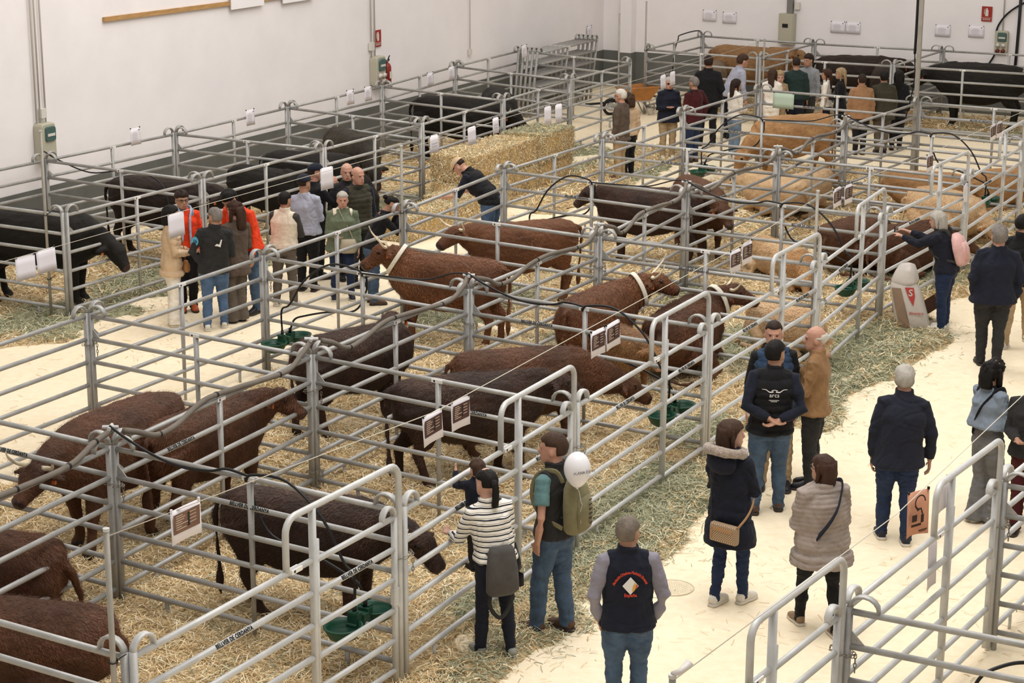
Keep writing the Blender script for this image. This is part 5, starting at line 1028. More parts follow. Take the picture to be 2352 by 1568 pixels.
g = G(); g.sweep([(.055*H_-.135, yb-.03, .445*H_), (.055*H_-.13, yb-.03, .445*H_), (.055*H_+.13, yb-.03, .445*H_), (.055*H_+.135, yb-.03, .445*H_)], [(.02, .065), (.038, .085), (.038, .085), (.02, .065)], 12, (0, 0, 1), 5); bb = g.obj('body', M_bagp, o)
g = G(); g.box((.055*H_, yb-.070, .447*H_+.035), (.2, .006, .03)); g.obj('zip_flap', M_lea, o); g = G(); g.sweep([(.055*H_-.11, yb-.07, .445*H_+.03), (.055*H_-.115, yb-.075, .445*H_-.06)], .006, 6); g.obj('zip_pull', M_lea, o)
strap(P_par, [(-.03, yb/H_-.02, .50), (-.075, -.06, .60), (-.05, -.075, .74), (.0, -.05, .83), (.06, .0, .82)], (.009, .004), CL['charcoal'], o); strap(P_par, [(.135, yb/H_-.02, .49), (.14, -.05, .54), (.125, .02, .6), (.09, .06, .7)], (.014, .004), M_lea, o)
# emblem on the navy waistcoat (back), printed flat on the cloth
def on_back(P, xs, z, ang=0.0, extra=.006):
    """matrix on the back of P: local x to the viewer's right, y up"""
    H_ = P['H']; t = P['tb']; rx = np.interp(z, [q[0] for q in t], [q[1] for q in t])*P['b']*H_+.03*H_; y = back_y(P, z, extra)
    y = y*math.sqrt(max(.2, 1-(abs(xs)*H_/rx)**2.3)) if abs(xs) > .01 else y; o_ = P['T'](np.array((xs*H_, y, z*H_)))[0]
    nx = (xs*H_/rx)*.9; x_ = Vector((1, nx*-1*(-1 if xs < 0 else 1)*0+(-nx)*-.9, 0)).normalized(); up = Vector((0, .0, 1)); M = frame(o_, x_, up); return M@Matrix.Rotation(ang, 4, 'Z')
M_red = mat('emblem_red', '#c8402c', .7); M_wht = mat('emblem_white', '#dedbd8', .7); M_yel = mat('emblem_yellow', '#d9a23a', .7)
n_ = len(EMBLEM); Rr = .145; Zc = .715
for i, ch in enumerate(EMBLEM):
    if ch == ' ': continue
    t = math.radians(160-140*i/(n_-1)); xs = Rr*math.cos(t)*.92/P_emb['H']; z = Zc+(Rr*math.sin(t)-.05)/P_emb['H']
    text('em%d' % i, M_red, P_emb['root'], on_back(P_emb, xs, z, t-PI/2, .010), 'lettering')
text('espana', M_red, P_emb['root'], on_back(P_emb, .0, Zc-.085/P_emb['H'], 0, .012), 'lettering')
g = G(); s_ = .062; V = [(-s_, 0, 0), (0, -s_*1.15, 0), (s_, 0, 0), (0, s_*1.15, 0), (-s_, 0, .003), (0, -s_*1.15, .003), (s_, 0, .003), (0, s_*1.15, .003)]; g.add(V, [(0, 1, 2, 3), (4, 5, 6, 7), (0, 1, 5, 4), (1, 2, 6, 5), (2, 3, 7, 6), (3, 0, 4, 7)])
ob = g.obj('emblem', M_wht, P_emb['root']); ob.matrix_local = on_back(P_emb, 0, Zc-.005, 0, .008)
g = G(); g.add([(.012, -.045, .004), (.03, -.04, .004), (.04, .0, .004), (.035, .03, .004), (.02, .0, .004)], [(0, 1, 2, 3, 4)]); g.add([(.034, -.03, .0042), (.058, 0, .0042), (.044, .018, .0042), (.042, .0, .0042)], [(0, 1, 2, 3)], 1); ob = g.obj('emblem_flag', [M_yel, M_red], P_emb['root']); ob.matrix_local = on_back(P_emb, 0, Zc-.005, 0, .009)
# horns logo and word on the black waistcoat
g = G()
for s_ in (-1, 1):
    g.sweep(smooth_path([(s_*.012, 0, 0), (s_*.05, -.004, 0), (s_*.085, .02, 0), (s_*.125, .026, 0)], 4), list(np.linspace(.0065, .0016, 13)), 6, (0, 0, 1))
g.sweep([(-.03, .012, 0), (0, .018, 0), (.03, .012, 0)], .003, 6, (0, 0, 1)); ob = g.obj('horns_logo', M_wht, P_arc['root']); ob.matrix_local = on_back(P_arc, 0, .745, 0, .022)
text('arcs', M_wht, P_arc['root'], on_back(P_arc, 0, .725, 0, .024), 'lettering')
g = G()
for k, (w_, n_w) in enumerate(((.10, 9), (.065, 6))):
    for q in range(n_w): g.box((-w_/2+w_*(q+.5)/n_w, -.013*k, 0), (w_/n_w*.72, .006, .001))
ob = g.obj('small_print', M_wht, P_arc['root']); ob['kind'] = 'stuff'; ob.matrix_local = on_back(P_arc, 0, .697, 0, .024)
# badge and bird on the dark jacket in the left aisle
M_bb = mat('badge_blue', '#4f9fc0', .6); sh, el, wr, fo, q = P_pat['AR'][0]
g = G(); g.rings([(0, 0, 0, .05, .062), (0, 0, .004, .05, .062)], 20); ob = g.obj('arm_badge', M_bb, P_pat['root']); cpos = sh*.62+el*.38+np.array([-.035, -.060, 0]); ob.matrix_local = frame(cpos, (.85, -.5, 0), (0, 0, 1))
text('sixteen', M_ink, P_pat['root'], frame(cpos+np.array([-.003, -.007, 0]), (.85, -.5, 0), (0, 0, 1)), 'lettering')
g = G(); g.add([(-.06, -.02, 0), (-.01, -.03, 0), (.02, -.045, 0), (.045, .055, 0), (.03, .06, 0), (.005, -.005, 0), (-.03, .005, 0)], [(0, 1, 2, 5, 6), (2, 3, 4, 5)]); ob = g.obj('back_print', M_wht, P_pat['root']); ob.matrix_local = on_back(P_pat, .035, .73, 0, .018)
# straps and bags
def crossbelt(P, mt, label=None, w=.02, flip=1, ex=.028):
    H_ = P['H']; g = G(); b = P['b']; pts = []
    for t in np.linspace(0, 2*PI, 29)[:-1]:
        z = .685+.165*math.sin(t+.0)*1.0; x = flip*math.sin(t)*.085; yy = -math.cos(t)
        ry = np.interp(z, [q[0] for q in P['tb']], [q[2] for q in P['tb']])*b**1.35+ex
        pts.append(P['T'](np.array((x*H_*b, yy*ry*H_*1.03, z*H_)))[0])
    g.sweep(pts, (w, .006), 8, (1, 0, 0), 3, closed=True); return g
crossbelt(P_puf, CL['navy'], w=.022, ex=.042).obj('strap', CL['navy'], P_puf['root'], True); crossbelt(P_cur, CL['black'], w=.018, flip=1).obj('strap', CL['black'], P_cur['root'], True)
def handbag(P, pos, size, mt, label, nm='handbag', strap_to=None):
    H_ = P['H']; o = carry(P, nm, label, 'bag'); p = np.array(pos)*H_; w, d, h = size
    g = G(); g.rings([(p[0], p[1], p[2]-h/2, w*.4, d*.6), (p[0], p[1], p[2]-h*.35, w*.5, d), (p[0], p[1], p[2]+h*.1, w*.5, d), (p[0], p[1], p[2]+h/2, w*.4, d*.5)], 16, 2.6); g.obj('body', mt, o, True)
    g = G(); g.sweep(smooth_path([(p[0]-w*.3, p[1], p[2]+h*.45), (p[0]*.9-w*.1, p[1]*.9, p[2]+.15*H_), (0.02*H_, p[1]*.5, .83*H_), (0, -p[1]*.3, .84*H_)], 4), .006, 6); g.obj('strap', mt, o, True); return o
handbag(P_bei, (.04, .11, .50), (.16, .05, .15), mat('bag_tan', '#9a6a3e', .5), 'small tan handbag hanging in front of the beige blazer')
handbag(P_grn, (-.05, .12, .52), (.24, .06, .2), mat('bag_cream', '#a79c86', .8), 'cream cloth shoulder bag of the person in the grey-green jacket')
# scarf, phone
H_ = P_or1['H']; 
for s_, l_ in ((-1, .56), (1, .60)):
    g = G(); g.sweep(smooth_path([(s_*.03*H_, -.05*H_, .85*H_), (s_*.05*H_, .01*H_, .845*H_), (s_*.035*H_, .075*H_, .79*H_), (s_*.03*H_, .095*H_, .70*H_), (s_*.035*H_, .10*H_, l_*H_)], 4), (.042, .016), 12, (1, 0, 0), 2.4); V = np.concatenate(g.v); V[:, 1] += .006*np.sin(V[:, 0]*260); g.v = [V]; g.obj('scarf', mat('scarf_stripes', '#a3afc6', .9, 0, .3, 30, .5), P_or1['root'], True)
wr0, wr1 = P_pho['AR'][0][2], P_pho['AR'][1][2]; mid = (wr0+wr1)/2+P_pho['AR'][0][3]*.07*H_
o = carry(P_pho, 'phone', 'dark mobile phone held up over the rail', 'phone'); g = G(); g.box(mid+np.array([0, .03, .02]), (.16, .012, .08)); g.obj('body', M_ink, o)
g = G(); g.box(mid+np.array([0, .0225, .02]), (.145, .002, .07)); g.obj('screen', mat('phone_screen', '#3a2c28', .2), o)
# ---------------------------------------------------------------- water pipe, hoses and drinkers
M_pipe = mat('pipe_foam', '#6f675e', .8, 0, .12, 6, .2, 30); M_hose = mat('hose_black', '#17181a', .45); M_green = mat('drinker_green', '#1f4a38', .4, 0, .12, 10, .1); M_greend = mat('drinker_inside', '#1a3c30', .3); M_tape = mat('tape_black', '#151414', .6)
rp = random.Random(5)
BN = ['B-', 'B0', 'B1', 'B2', 'B3', 'B4', 'B5', 'B6']
for i in range(len(BN)-1):
    a, b = N[BN[i]], N[BN[i+1]]; d = (b-a)/np.linalg.norm(b-a); n = np.array([d[1], -d[0]]); L = np.linalg.norm(b-a)
    def pt(t, z, s=.0): p = a+d*t*L+n*s; return (p[0], p[1], z)
    if i == 0: pts = [pt(.45, 1.52, .02), pt(.6, 1.50, .04), pt(.8, 1.50, .05), pt(.93, 1.60, .03), pt(1.0, 1.63, 0)]
    else: pts = [pt(.03, 1.62, .05), pt(.08, 1.56, .10), pt(.15, 1.46, .11), pt(.27, 1.44, .06), pt(.42, 1.52, .02), pt(.56, 1.53, .03), pt(.7, 1.50, .045), pt(.84, 1.48, .05), pt(.93, 1.56, .05), pt(1.0, 1.64, .0)]
    pts = [(p[0]+rp.uniform(-.015, .015), p[1], p[2]+rp.uniform(-.012, .012)) for p in pts]
    g = G(); g.sweep(smooth_path(pts, 5), .027, 10); o = g.obj('water_pipe', M_pipe, None, True, 'grey foam-wrapped water pipe along the spine, length %s' % (['leaving the left edge', 'from the nearest spine post', 'from the second spine post', 'from the third spine post', 'from the fourth spine post', 'from the fifth spine post', 'from the sixth spine post'][i]), 'pipe')
    for t in (.25, .5, .75):
        q = smooth_path(pts, 5)[int(t*5*(len(pts)-1))]; h = G(); h.sweep([q-np.array([*d, 0])*.012, q+np.array([*d, 0])*.012], .030, 10); h.obj('cable_tie', M_tape, o)
    c = b; g = G(); g.sweep([(c[0]-.07, c[1], 1.66), (c[0]+.07, c[1], 1.66)], .018, 8); g.sweep([(c[0], c[1]-.07, 1.66), (c[0], c[1]+.07, 1.66)], .018, 8); g.obj('pipe_tee', M_galv2, o)
def drinker(p, q, t, label, hose=True, seed=0, z=.44):
    a, b = N[p], N[q]; d = (b-a)/np.linalg.norm(b-a); L = np.linalg.norm(b-a); ang = math.atan2(d[1], d[0]); c = a+d*L*t
    o = empty('cattle_drinker', (c[0], c[1], z), ang, label, 'drinker', 'green cattle drinkers')
    for s_ in (-1, 1):
        g = G(); pr = [(.0, -.085), (.06, -.082), (.105, -.05), (.128, .0), (.135, .03), (.145, .034), (.145, .046), (.128, .046), (.12, .01), (.09, -.035), (.0, -.055)]
        n = 24; V = [(r*math.cos(2*PI*k/n)*(1.1 if 1 else 1), s_*.235+r*1.2*math.sin(2*PI*k/n), zz) for r, zz in pr for k in range(n)]
        F = [(j*n+k, j*n+(k+1) % n, (j+1)*n+(k+1) % n, (j+1)*n+k) for j in range(len(pr)-1) for k in range(n)]
        g.add(V, F); g.obj('bowl', M_green, o, True)
        g = G(); g.rings([(0, s_*.235, -.02, .112, .135), (0, s_*.235, -.012, .114, .137)], 24); g.obj('water', M_greend, o)
        g = G(); g.box((0, s_*.075, .035), (.10, .07, .13)); g.box((0, s_*.10, .105), (.075, .06, .02)); g.sweep([(-.05, s_*.11, .0), (.05, s_*.11, .0)], .02, 8); g.obj('valve_box', M_green, o)
        g = G(); g.sweep([(0, s_*.075, .10), (0, s_*.075, .16)], .019, 8); g.obj('hose_nut', M_hose, o, True)
    g = G(); g.box((0, 0, .03), (.13, .07, .09)); g.sweep([(-.055, -.05, .03), (-.055, .05, .03)], .008, 6); g.sweep([(.055, -.05, .03), (.055, .05, .03)], .008, 6); g.obj('bracket', M_green, o)
    if hose:
        sg = 1 if t > .5 else -1; Lm = (.5-t)*L; zt = H1-z
        for s_, hi in ((-1, .12), (1, -.30)):
            if hi > 0: P = [(Lm*1.02, s_*.03, zt-.02), (Lm*.95, s_*.035, zt+.05), (Lm*.62, s_*.04, zt+.06), (Lm*.3, s_*.05, zt-.18), (Lm*.1, s_*.06, zt-.52), (0, s_*.075, .42), (0, s_*.075, .13)]
            else: P = [(Lm*1.02, s_*.05, zt-.03), (Lm*1.0, s_*.06, zt-.25), (Lm*.85, s_*.07, zt-.5), (Lm*.5, s_*.08, zt-.58), (Lm*.2, s_*.08, zt-.68), (Lm*.06, s_*.08, .28), (0, s_*.075, .13)]
            g = G(); g.sweep(smooth_path(P, 5), .0125, 8); g.obj('hose', M_hose, o, True)
    return o
drinker('B0', 'C0', .862, 'pair of green drinking bowls on the nearest gate-side cross hurdle'); drinker('B2', 'C2', .86, 'pair of green drinking bowls under the nose of the grazing cow'); drinker('B4', 'C4', .86, 'pair of green drinking bowls left of the feed sack'); drinker('B6', 'C6', .82, 'pair of green drinking bowls beside the cream cows at the right')
drinker('A2', 'B2', .11, 'pair of green drinking bowls by the left aisle, behind the turned cow'); drinker('A4', 'B4', .17, 'pair of green drinking bowls behind the chestnut cow', seed=1); drinker('A6', 'B6', .14, 'pair of green drinking bowls right of the brown blazer person'); drinker('F0', 'G0', .55, 'green drinking bowls by the grey-brown calf', hose=False)
def long_hose(pts, r, label, mt=M_hose, k=6):
    g = G(); g.sweep(smooth_path(pts, k), r, 8); return g.obj('hose', mt, None, True, label, 'hose')
for i, (p, q, l) in enumerate([('B0', 'C0', 'nearest'), ('B2', 'C2', 'third'), ('B4', 'C4', 'fifth'), ('B6', 'C6', 'seventh')]):
    a, b = N[p], N[q]
    def pt(t, z, s=-.03): c = a+(b-a)*t; return (c[0], c[1]+s, z)
    long_hose([pt(0, 1.68), pt(.06, 1.60), pt(.16, 1.50), pt(.26, 1.45), pt(.36, 1.47), pt(.42, 1.52), pt(.5, 1.50)], .012, 'black hose running from the spine over the %s cross hurdle' % l)
for i, (p, q, l) in enumerate([('A2', 'B2', 'second'), ('A4', 'B4', 'fourth'), ('A6', 'B6', 'sixth')]):
    a, b = N[p], N[q]
    def pt(t, z, s=-.03): c = a+(b-a)*t; return (c[0], c[1]+s, z)
    long_hose([pt(1, 1.68), pt(.93, 1.66), pt(.8, 1.53), pt(.65, 1.50), pt(.5, 1.48)], .010, 'thin black hose from the spine towards the left fence, over the %s hurdle' % l)
c = at(2300, 1560, .9); long_hose([at(2225, 1600, .8), at(2255, 1552, .95), at(2300, 1530, 1.0), at(2352, 1521, 1.0), at(2420, 1530, .95)], .014, 'black hose arching across the bottom right corner')
e0 = N['E0']; long_hose([(e0[0], e0[1], 1.62), (e0[0]+.25, e0[1]-.1, 1.50), (e0[0]+.8, e0[1]-.4, 1.36), (e0[0]+1.4, e0[1]-.7, 1.44), (e0[0]+2.0, e0[1]-1.0, 1.30), (e0[0]+2.2, e0[1]-1.2, .6)], .011, 'black cable drooping over the second wall-pen rail')
f1 = N['F1']; f0 = N['F0']; mm = f0*.5+f1*.5; long_hose([(f1[0], f1[1], 1.2), (f1[0]-.05, f1[1]-.1, 1.6), (f1[0]-.6, f1[1]-.9, 1.60), (mm[0]+.1, mm[1]+.2, 1.52), (mm[0], mm[1], 1.2), (mm[0]-.03, mm[1]-.02, .5)], .015, 'black hose over the first back-wall side hurdle')
# ---------------------------------------------------------------- poles and strings with papers
M_pole = mat('pole_steel', '#a19c92', .5, .3, .1, 6); M_str = mat('string', '#cfc8b8', .8); M_paper = mat('paper', '#e6e1e6', .8); M_brownprint = mat('print_brown', '#735443', .6, 0, .2, 9); M_brown2 = mat('print_dark', '#4a2c26', .6, 0, .25, 9); M_txtw = mat('print_white', '#cbb9a6', .7); M_greyp = mat('print_grey2', '#b3aeb4', .8); M_orange = mat('flyer_orange', '#e0a487', .8); M_sage = mat('sheet_green', '#b4c6b2', .8)
def pole(x, y, top, label, r=.02, ztie=H1, lower=None):
    o = empty('string_pole', (x, y, 0), 0, label, 'pole'); g = G(); g.sweep([(0, 0, 0), (0, 0, top*.5), (0, 0, top)], r, 10); g.obj('tube', M_pole, o, True)
    g = G(); g.rings([(0, 0, top-.002, r*1.1, r*1.1), (0, 0, top+.02, r*1.15, r*1.15)], 10); g.obj('cap', M_galv2, o)
    if lower: g = G(); g.rings([(0, 0, 0, r*1.45, r*1.45), (0, 0, lower, r*1.45, r*1.45), (0, 0, lower+.012, r*1.1, r*1.1)], 10); g.obj('sleeve', M_pole, o)
    for z in (ztie, ztie-.9):
        g = G(); g.sweep([(r*1.5*math.cos(t), r*1.5*math.sin(t), z+.01*math.sin(t)) for t in np.linspace(0, 2*PI, 9)[:-1]], .005, 5, closed=True); g.sweep([(r, 0, z), (r+.07, .0, z+.05)], .004, 5); g.obj('tie', M_tape, o)
    return o
pole(-2.618, 12.06-.035, 2.38, 'tall thin pole tied to the rail in the nearest pen, string knotted to its top', lower=1.28); pole(-1.525, 26.84, 2.38, 'tall thin pole at the left fence beside the person holding their face')
pole(-6.387, 26.58, 2.61, 'tall thin pole tied to the end hurdle of the wall pens'); pole(2.30, 43.19, 2.53, 'tall thin pole at the far corner of the wall pens'); pole(3.03, 45.50, 2.56, 'tall thin pole at the left corner of the back pens')
pole(5.55, 43.93, 1.90, 'short pole at the post between the two nearest back pens'); pole(3.70, 23.64, 2.39, 'tall thin pole tied to the fourth gate post'); pole(.88, 9.92, 2.34, 'pole stub with a clear clamp at the bottom of the photo')
g = G(); o = empty('square_mast', (7.62, 37.30, 0), -YAW, 'tall square mast with a thick black cable near the back pens', 'mast'); g.box((0, 0, 2.6), (.075, .075, 5.2)); g.obj('mast', M_pole, o)
g = G(); g.sweep(smooth_path([(-.07, -.02, 5.2), (-.075, -.02, 4.0), (-.07, -.02, 2.9), (-.08, 0, 2.4)], 4), .026, 8); g.obj('cable', M_hose, o, True); g = G(); g.sweep(smooth_path([(-.08, 0, 2.4), (-.06, 0, 2.0), (-.10, 0, 1.6), (-.2, .05, 1.2)], 4), .012, 8); g.obj('thin_cable', M_hose, o, True)
def string(P, label): g = G(); g.sweep(P, .0035, 5); g.obj('string', M_str, None, True, label, 'string')
ZS = 2.36
string([(-5.9, 18.6, 2.36), at(400, 490, ZS), (-1.525, 26.84, 2.33)], 'thin string with white papers above the left aisle')
string([(-1.525, 26.84, 2.33), at(1250, 243, 2.12), at(1515, 169, 1.97), (5.55, 43.93, 1.88)], 'thin string with white papers running towards the far pens')
string([(-2.618, 12.03, 2.34), at(1000, 945, ZS), at(1700, 565, ZS), (3.70, 23.64, 2.33)], 'thin string with brown signs above the gate pens')
string([(3.70, 23.64, 2.33), at(2136, 352, ZS), at(2288, 283, ZS), at(2420, 225, ZS)], 'thin string with brown signs towards the right edge')
string([(.88, 9.92, 2.32), at(2060, 1180, 2.33), at(2352, 905, 2.36), at(2450, 830, 2.36)], 'thin string above the right-hand aisle carrying the orange flyer')
def paper(pos, label, w=.297, h=.21, style='blank', ang=None, tilt=0, sw=0, group=None, curl=.006, name='paper_sign', cat='paper'):
    """hangs by its top edge at pos; ang = world heading of its width direction"""
    ang = (PI/2-YAW) if ang is None else ang
    o = empty(name, pos, ang, label, cat, group); o.rotation_euler = (tilt, sw, ang)
    n = 7; g = G(); V = []; 
    for s_ in (-.0008, .0008):
        for j in range(4):
            for i in range(n): x = -w/2+w*i/(n-1); V.append((x, s_+curl*math.sin(PI*i/(n-1))*(1+.5*j)-.004*j, -h*j/3))
    F = []; m_ = 4*n
    for j in range(3):
        for i in range(n-1): q = j*n+i; F += [(q, q+n, q+n+1, q+1), (m_+q, m_+q+1, m_+q+n+1, m_+q+n)]
    for i in range(n-1): F += [(i, i+1, m_+i+1, m_+i), (3*n+i, m_+3*n+i, m_+3*n+i+1, 3*n+i+1)]
    for j in range(3): F += [(j*n, m_+j*n, m_+(j+1)*n, (j+1)*n), (j*n+n-1, (j+1)*n+n-1, m_+(j+1)*n+n-1, m_+j*n+n-1)]
    g.add(V, F); g.obj('sheet', {'orange': M_orange, 'sage': M_sage}.get(style, M_paper), o, True)
    for s_ in (-1, 1): g = G(); g.box((s_*w*.46, 0, .004), (.014, .014, .02)); g.obj('clip', M_tape if style != 'brown' else M_paper, o)
    yf = -.010-curl*.4
    if style in ('brown', 'brown2'):
        mb = M_brownprint if style == 'brown' else M_brown2
        g = G(); g.box((0, yf, -h*.42), (w*.88, .0012, h*.58)); pr = g.obj('print', mb, o)
        g = G()
        for k, (x, l) in enumerate([(-.28, .22), (-.24, .3), (-.26, .26), (-.3, .2), (-.2, .4), (-.3, .18), (-.22, .34)]): g.box((x*w+.01, yf-.0012, -h*(.20+.065*k)), (l*w, .0008, .0045))
        for k in range(4): g.box((.2*w, yf-.0012, -h*(.22+.1*k)), (.22*w, .0008, .004))
        g.obj('printed_lines', M_txtw, pr, kind='stuff')
        g = G(); g.box((.06*w, yf-.0016, -h*.40), (.02, .0008, h*.4), mi=0); g.obj('printed_picture', M_tape, pr)
    if style == 'notice':
        g = G(); g.box((.34*w, yf, -h*.13), (.03, .001, .014)); g.obj('logo', M_ink, o)
        g = G()
        for k in range(6): g.box((-.05*w, yf, -h*(.22+.1*k)), ((.5 if k else .35)*w, .001, .004))
        g.obj('printed_lines', M_greyp, o, kind='stuff')
    if style == 'orange':
        pr = o; g = G(); g.sweep([( .05*math.cos(t), yf-.006, -h*.22+.05*math.sin(t)) for t in np.linspace(0, 5, 14)], (.006, .002), 6, (0, 1, 0)); g.sweep([(-.05, yf-.006, -h*.28), (-.02, yf-.006, -h*.4), (.01, yf-.006, -h*.36), (.03, yf-.006, -h*.5)], (.007, .002), 6, (0, 1, 0)); g.obj('drawing', mat('flyer_print', '#3c2a22', .8), o)
        g = G()
        for k, (x, z_, w_, h_) in enumerate([(-.05, .56, .05, .05), (.03, .60, .03, .06), (-.03, .72, .10, .018), (.04, .86, .09, .008), (.04, .89, .07, .006)]): g.box((x, yf-.006, -h*z_), (w_, .001, h_), mi=0)
        g.obj('small_print', MATS['flyer_print'], o, kind='stuff')
    if style == 'word':
        g = G()
        for k in range(2):
            for q in range(7): g.box((-.34*w+.68*w*(q+.5)/7, yf-.001, -h*(.45+.17*k)), (.07*w, .001, .014))
        g.obj('faint_words', M_greyp, o, kind='stuff')
    return o
S1 = [(425, 1160, 'single brown printed sign hanging over the nearest cow', 'brown'), (992, 948, 'brown sign, left one of the pair in front of the large dark cow', 'brown2'), (1057, 916, 'brown sign, right one of the pair in front of the large dark cow', 'brown2'),
      (1373, 757, 'brown sign, left one of the pair by the collared cow', 'brown2'), (1407, 740, 'brown sign, right one of the pair by the collared cow', 'brown2'), (1689, 574, 'brown sign, left one of the pair above the lying collared cow', 'brown2'), (1716, 556, 'brown sign, right one of the pair above the lying collared cow', 'brown2'),
      (1923, 432, 'brown sign, left one of the pair beside the fifth doorway', 'brown2'), (1949, 424, 'brown sign, right one of the pair beside the fifth doorway', 'brown2'), (2136, 354, 'single brown sign beside the papered gate', 'brown2'), (2281, 286, 'brown sign, left one of the last pair at the right edge', 'brown2'), (2296, 279, 'brown sign, right one of the last pair at the right edge', 'brown2')]
for k, (px, py, l, st_) in enumerate(S1): paper(at(px, py, ZS-.01), l, style=st_, w=.30 if k else .33, h=.24, sw=[.02, -.03, .03][k % 3])
for k, (px, py, l, z, w, h) in enumerate([(57, 588, 'blank white paper, left one of the joined pair at the left edge', ZS, .30, .25), (104, 572, 'blank white paper, right one of the joined pair at the left edge', ZS, .30, .25), (403, 489, 'blank white paper hiding the head of the person in the beige blazer', ZS, .30, .28), (750, 384, 'blank white paper beside the navy caps', ZS, .30, .29),
        (997, 311, 'white notice with faint words at the camera end of the bales', 2.3, .25, .25), (1083, 291, 'blank white paper above the middle of the bale row', 2.25, .25, .27), (1138, 270, 'white notice with faint words above the far bales', 2.2, .2, .25), (1258, 244, 'blank white paper, left one of the pair above the bale end', 2.1, .25, .30), (1283, 239, 'blank white paper, right one of the pair above the bale end', 2.1, .25, .30),
        (1523, 172, 'white paper with a curled edge, left of the pair at the back pens', 1.97, .25, .26), (1545, 164, 'white paper, right of the pair at the back pens', 1.97, .23, .26)]):
    paper(at(px, py, z-.01), l, style='word' if 'faint words' in l else 'blank', w=w, h=h, sw=[.02, -.02, .0, .03][k % 4], curl=.004)
for k, (px, py, w_) in enumerate([(310, 294, -9.75), (574, 252, -9.75), (804, 207, -9.75), (845, 199, -9.75), (988, 167, -9.75), (1037, 153, -9.75), (1204, 104, -9.75)]):
    # the sheets hang on the wall-side rails: find the point of that plane seen at the pixel
    d = Fv+R2*(px-1176)/FPX-U2*(py-784)/FPX; o_ = np.array([0, 0, CAMH]); nrm_ = np.array([WD[0], WD[1], 0]); p0 = uw(0, w_+.02); t = (p0-o_)@nrm_/(d@nrm_); X = o_+d*t
    paper(X, 'white printed notice on the wall-side rails, %s from the left' % ORD[k], style='notice', w=.26, h=.28)
def wall_at(px, py, left=True, off_=.0):
    d = Fv+R2*(px-1176)/FPX-U2*(py-784)/FPX; o_ = np.array([0, 0, CAMH])
    nrm_ = np.array([*(WD if left else UD), 0]); p0 = uw(0, WALL_W+off_) if left else uw(WALL_U-off_, 0); t = (p0-o_)@nrm_/(d@nrm_); return o_+d*t
LA, BA = PI/2-YAW, -YAW    # width directions on the left and the back wall
paper(wall_at(1354, 60, True, .04), 'white printed notice pinned high on the left wall near the corner', style='notice', w=.26, h=.30, curl=.001)
for px, py, l in [(1630, 24, 'leftmost on the back wall'), (1676, 29, 'second on the back wall'), (1925, 50, 'third on the back wall, touching its neighbour'), (1960, 52, 'fourth on the back wall, touching its neighbour'), (2166, 58, 'on the back wall, left of the last pair'), (2243, 60, 'on the back wall, below the red sign')]:
    paper(wall_at(px, py, False, .02), 'white landscape notice, '+l, style='notice', w=.36, h=.26, ang=BA, curl=.001)
# orange flyer, gate papers, pale sheet
paper(at(2110, 1128, 2.31), 'orange flyer with a dark drawing hanging over the right-hand aisle', style='orange', w=.22, h=.33, curl=.015, ang=PI/2-YAW-.45)
g0, g1 = N['P0'], N['P1']; 
def on_gate(t, z, s=.04): d = (g1-g0); n = np.array([d[1], -d[0]])/np.linalg.norm(d); c = g0+d*t-n*s; return (c[0], c[1], z)
paper(on_gate(.60, 1.86), 'white paper behind the raised doorway above the orange flyer', w=.3, h=.25); paper(on_gate(.56, 1.44), 'white paper hanging below the rail right of the orange flyer', w=.24, h=.42)
c5, c4 = N['C5'], N['C4']; q = c4+(c5-c4)*.93; paper((q[0]+.04, q[1]-.03, 1.44), 'white paper on the gate above the pink backpack', style='notice', w=.21, h=.29)
a7, b7 = N['A7'], N['B7']; q = a7+(b7-a7)*.155; paper((q[0], q[1]-.04, H1-.02), 'pale green blank sheet on the far cross hurdle', style='sage', w=.44, h=.30, ang=math.atan2(*(b7-a7)[::-1]), curl=.003, name='coloured_sheet', cat='sheet')
# ---------------------------------------------------------------- things on the walls
M_box = mat('plastic_beige', '#b5b09d', .6); M_boxw = mat('plastic_white', '#d6d1c8', .6); M_window = mat('smoked_window', '#4d6560', .2); M_cond = mat('conduit', '#c4bfb6', .6); M_redp = mat('extinguisher_red', '#8e2a22', .4); M_sign = mat('sign_red', '#9c2f26', .6); M_socket = mat('socket_red', '#6e3028', .5); M_wbd = mat('board_white', '#f4f1f2', .6); M_wood = mat('batten_wood', '#b48c5a', .7, 0, .2, 4, .2, stretch=(1, 1, 8)); M_dgrey = mat('duct_grey', '#7c7a76', .6)
def wall_thing(name, px, py, left, label, cat): X = wall_at(px, py, left, .012); return empty(name, X, LA if left else BA, label, cat)
# local frame: x along the wall to the right, -y out of the wall, z up
def ebox(o, w, h, d, win=True, sockets=0):
    g = G(); g.sweep([(0, -d*.0, 0), (0, -d*.9, 0), (0, -d, 0)], [(w/2, h/2), (w/2, h/2), (w/2*.93, h/2*.95)], 16, (0, 0, 1), 8); g.obj('housing', M_box, o)
    if win: g = G(); g.sweep([(0.02, -d, h*.22), (0.02, -d-.03, h*.22)], (w*.36, h*.18), 12, (0, 0, 1), 7); wn = g.obj('window', M_window, o); g = G(); g.box((.02, -d-.032, h*.2), (w*.5, .008, h*.07)); g.obj('breaker_row', M_boxw, wn)
    for k in range(sockets):
        g = G(); g.sweep([((k-.5)*w*.42, -d, -h*.12), ((k-.5)*w*.42, -d-.05, -h*.15)], w*.15, 10); g.obj('socket', M_boxw, o, True); g = G(); g.sweep([((k-.5)*w*.42, -d, -h*.36), ((k-.5)*w*.42, -d-.05, -h*.40)], w*.16, 10); g.obj('socket', M_socket, o, True)
def conduit(o, x, z0, z1, r=.015): g = G(); g.sweep([(x, -.03, z0), (x, -.03, z1)], r, 8); g.obj('conduit', M_cond, o, True)
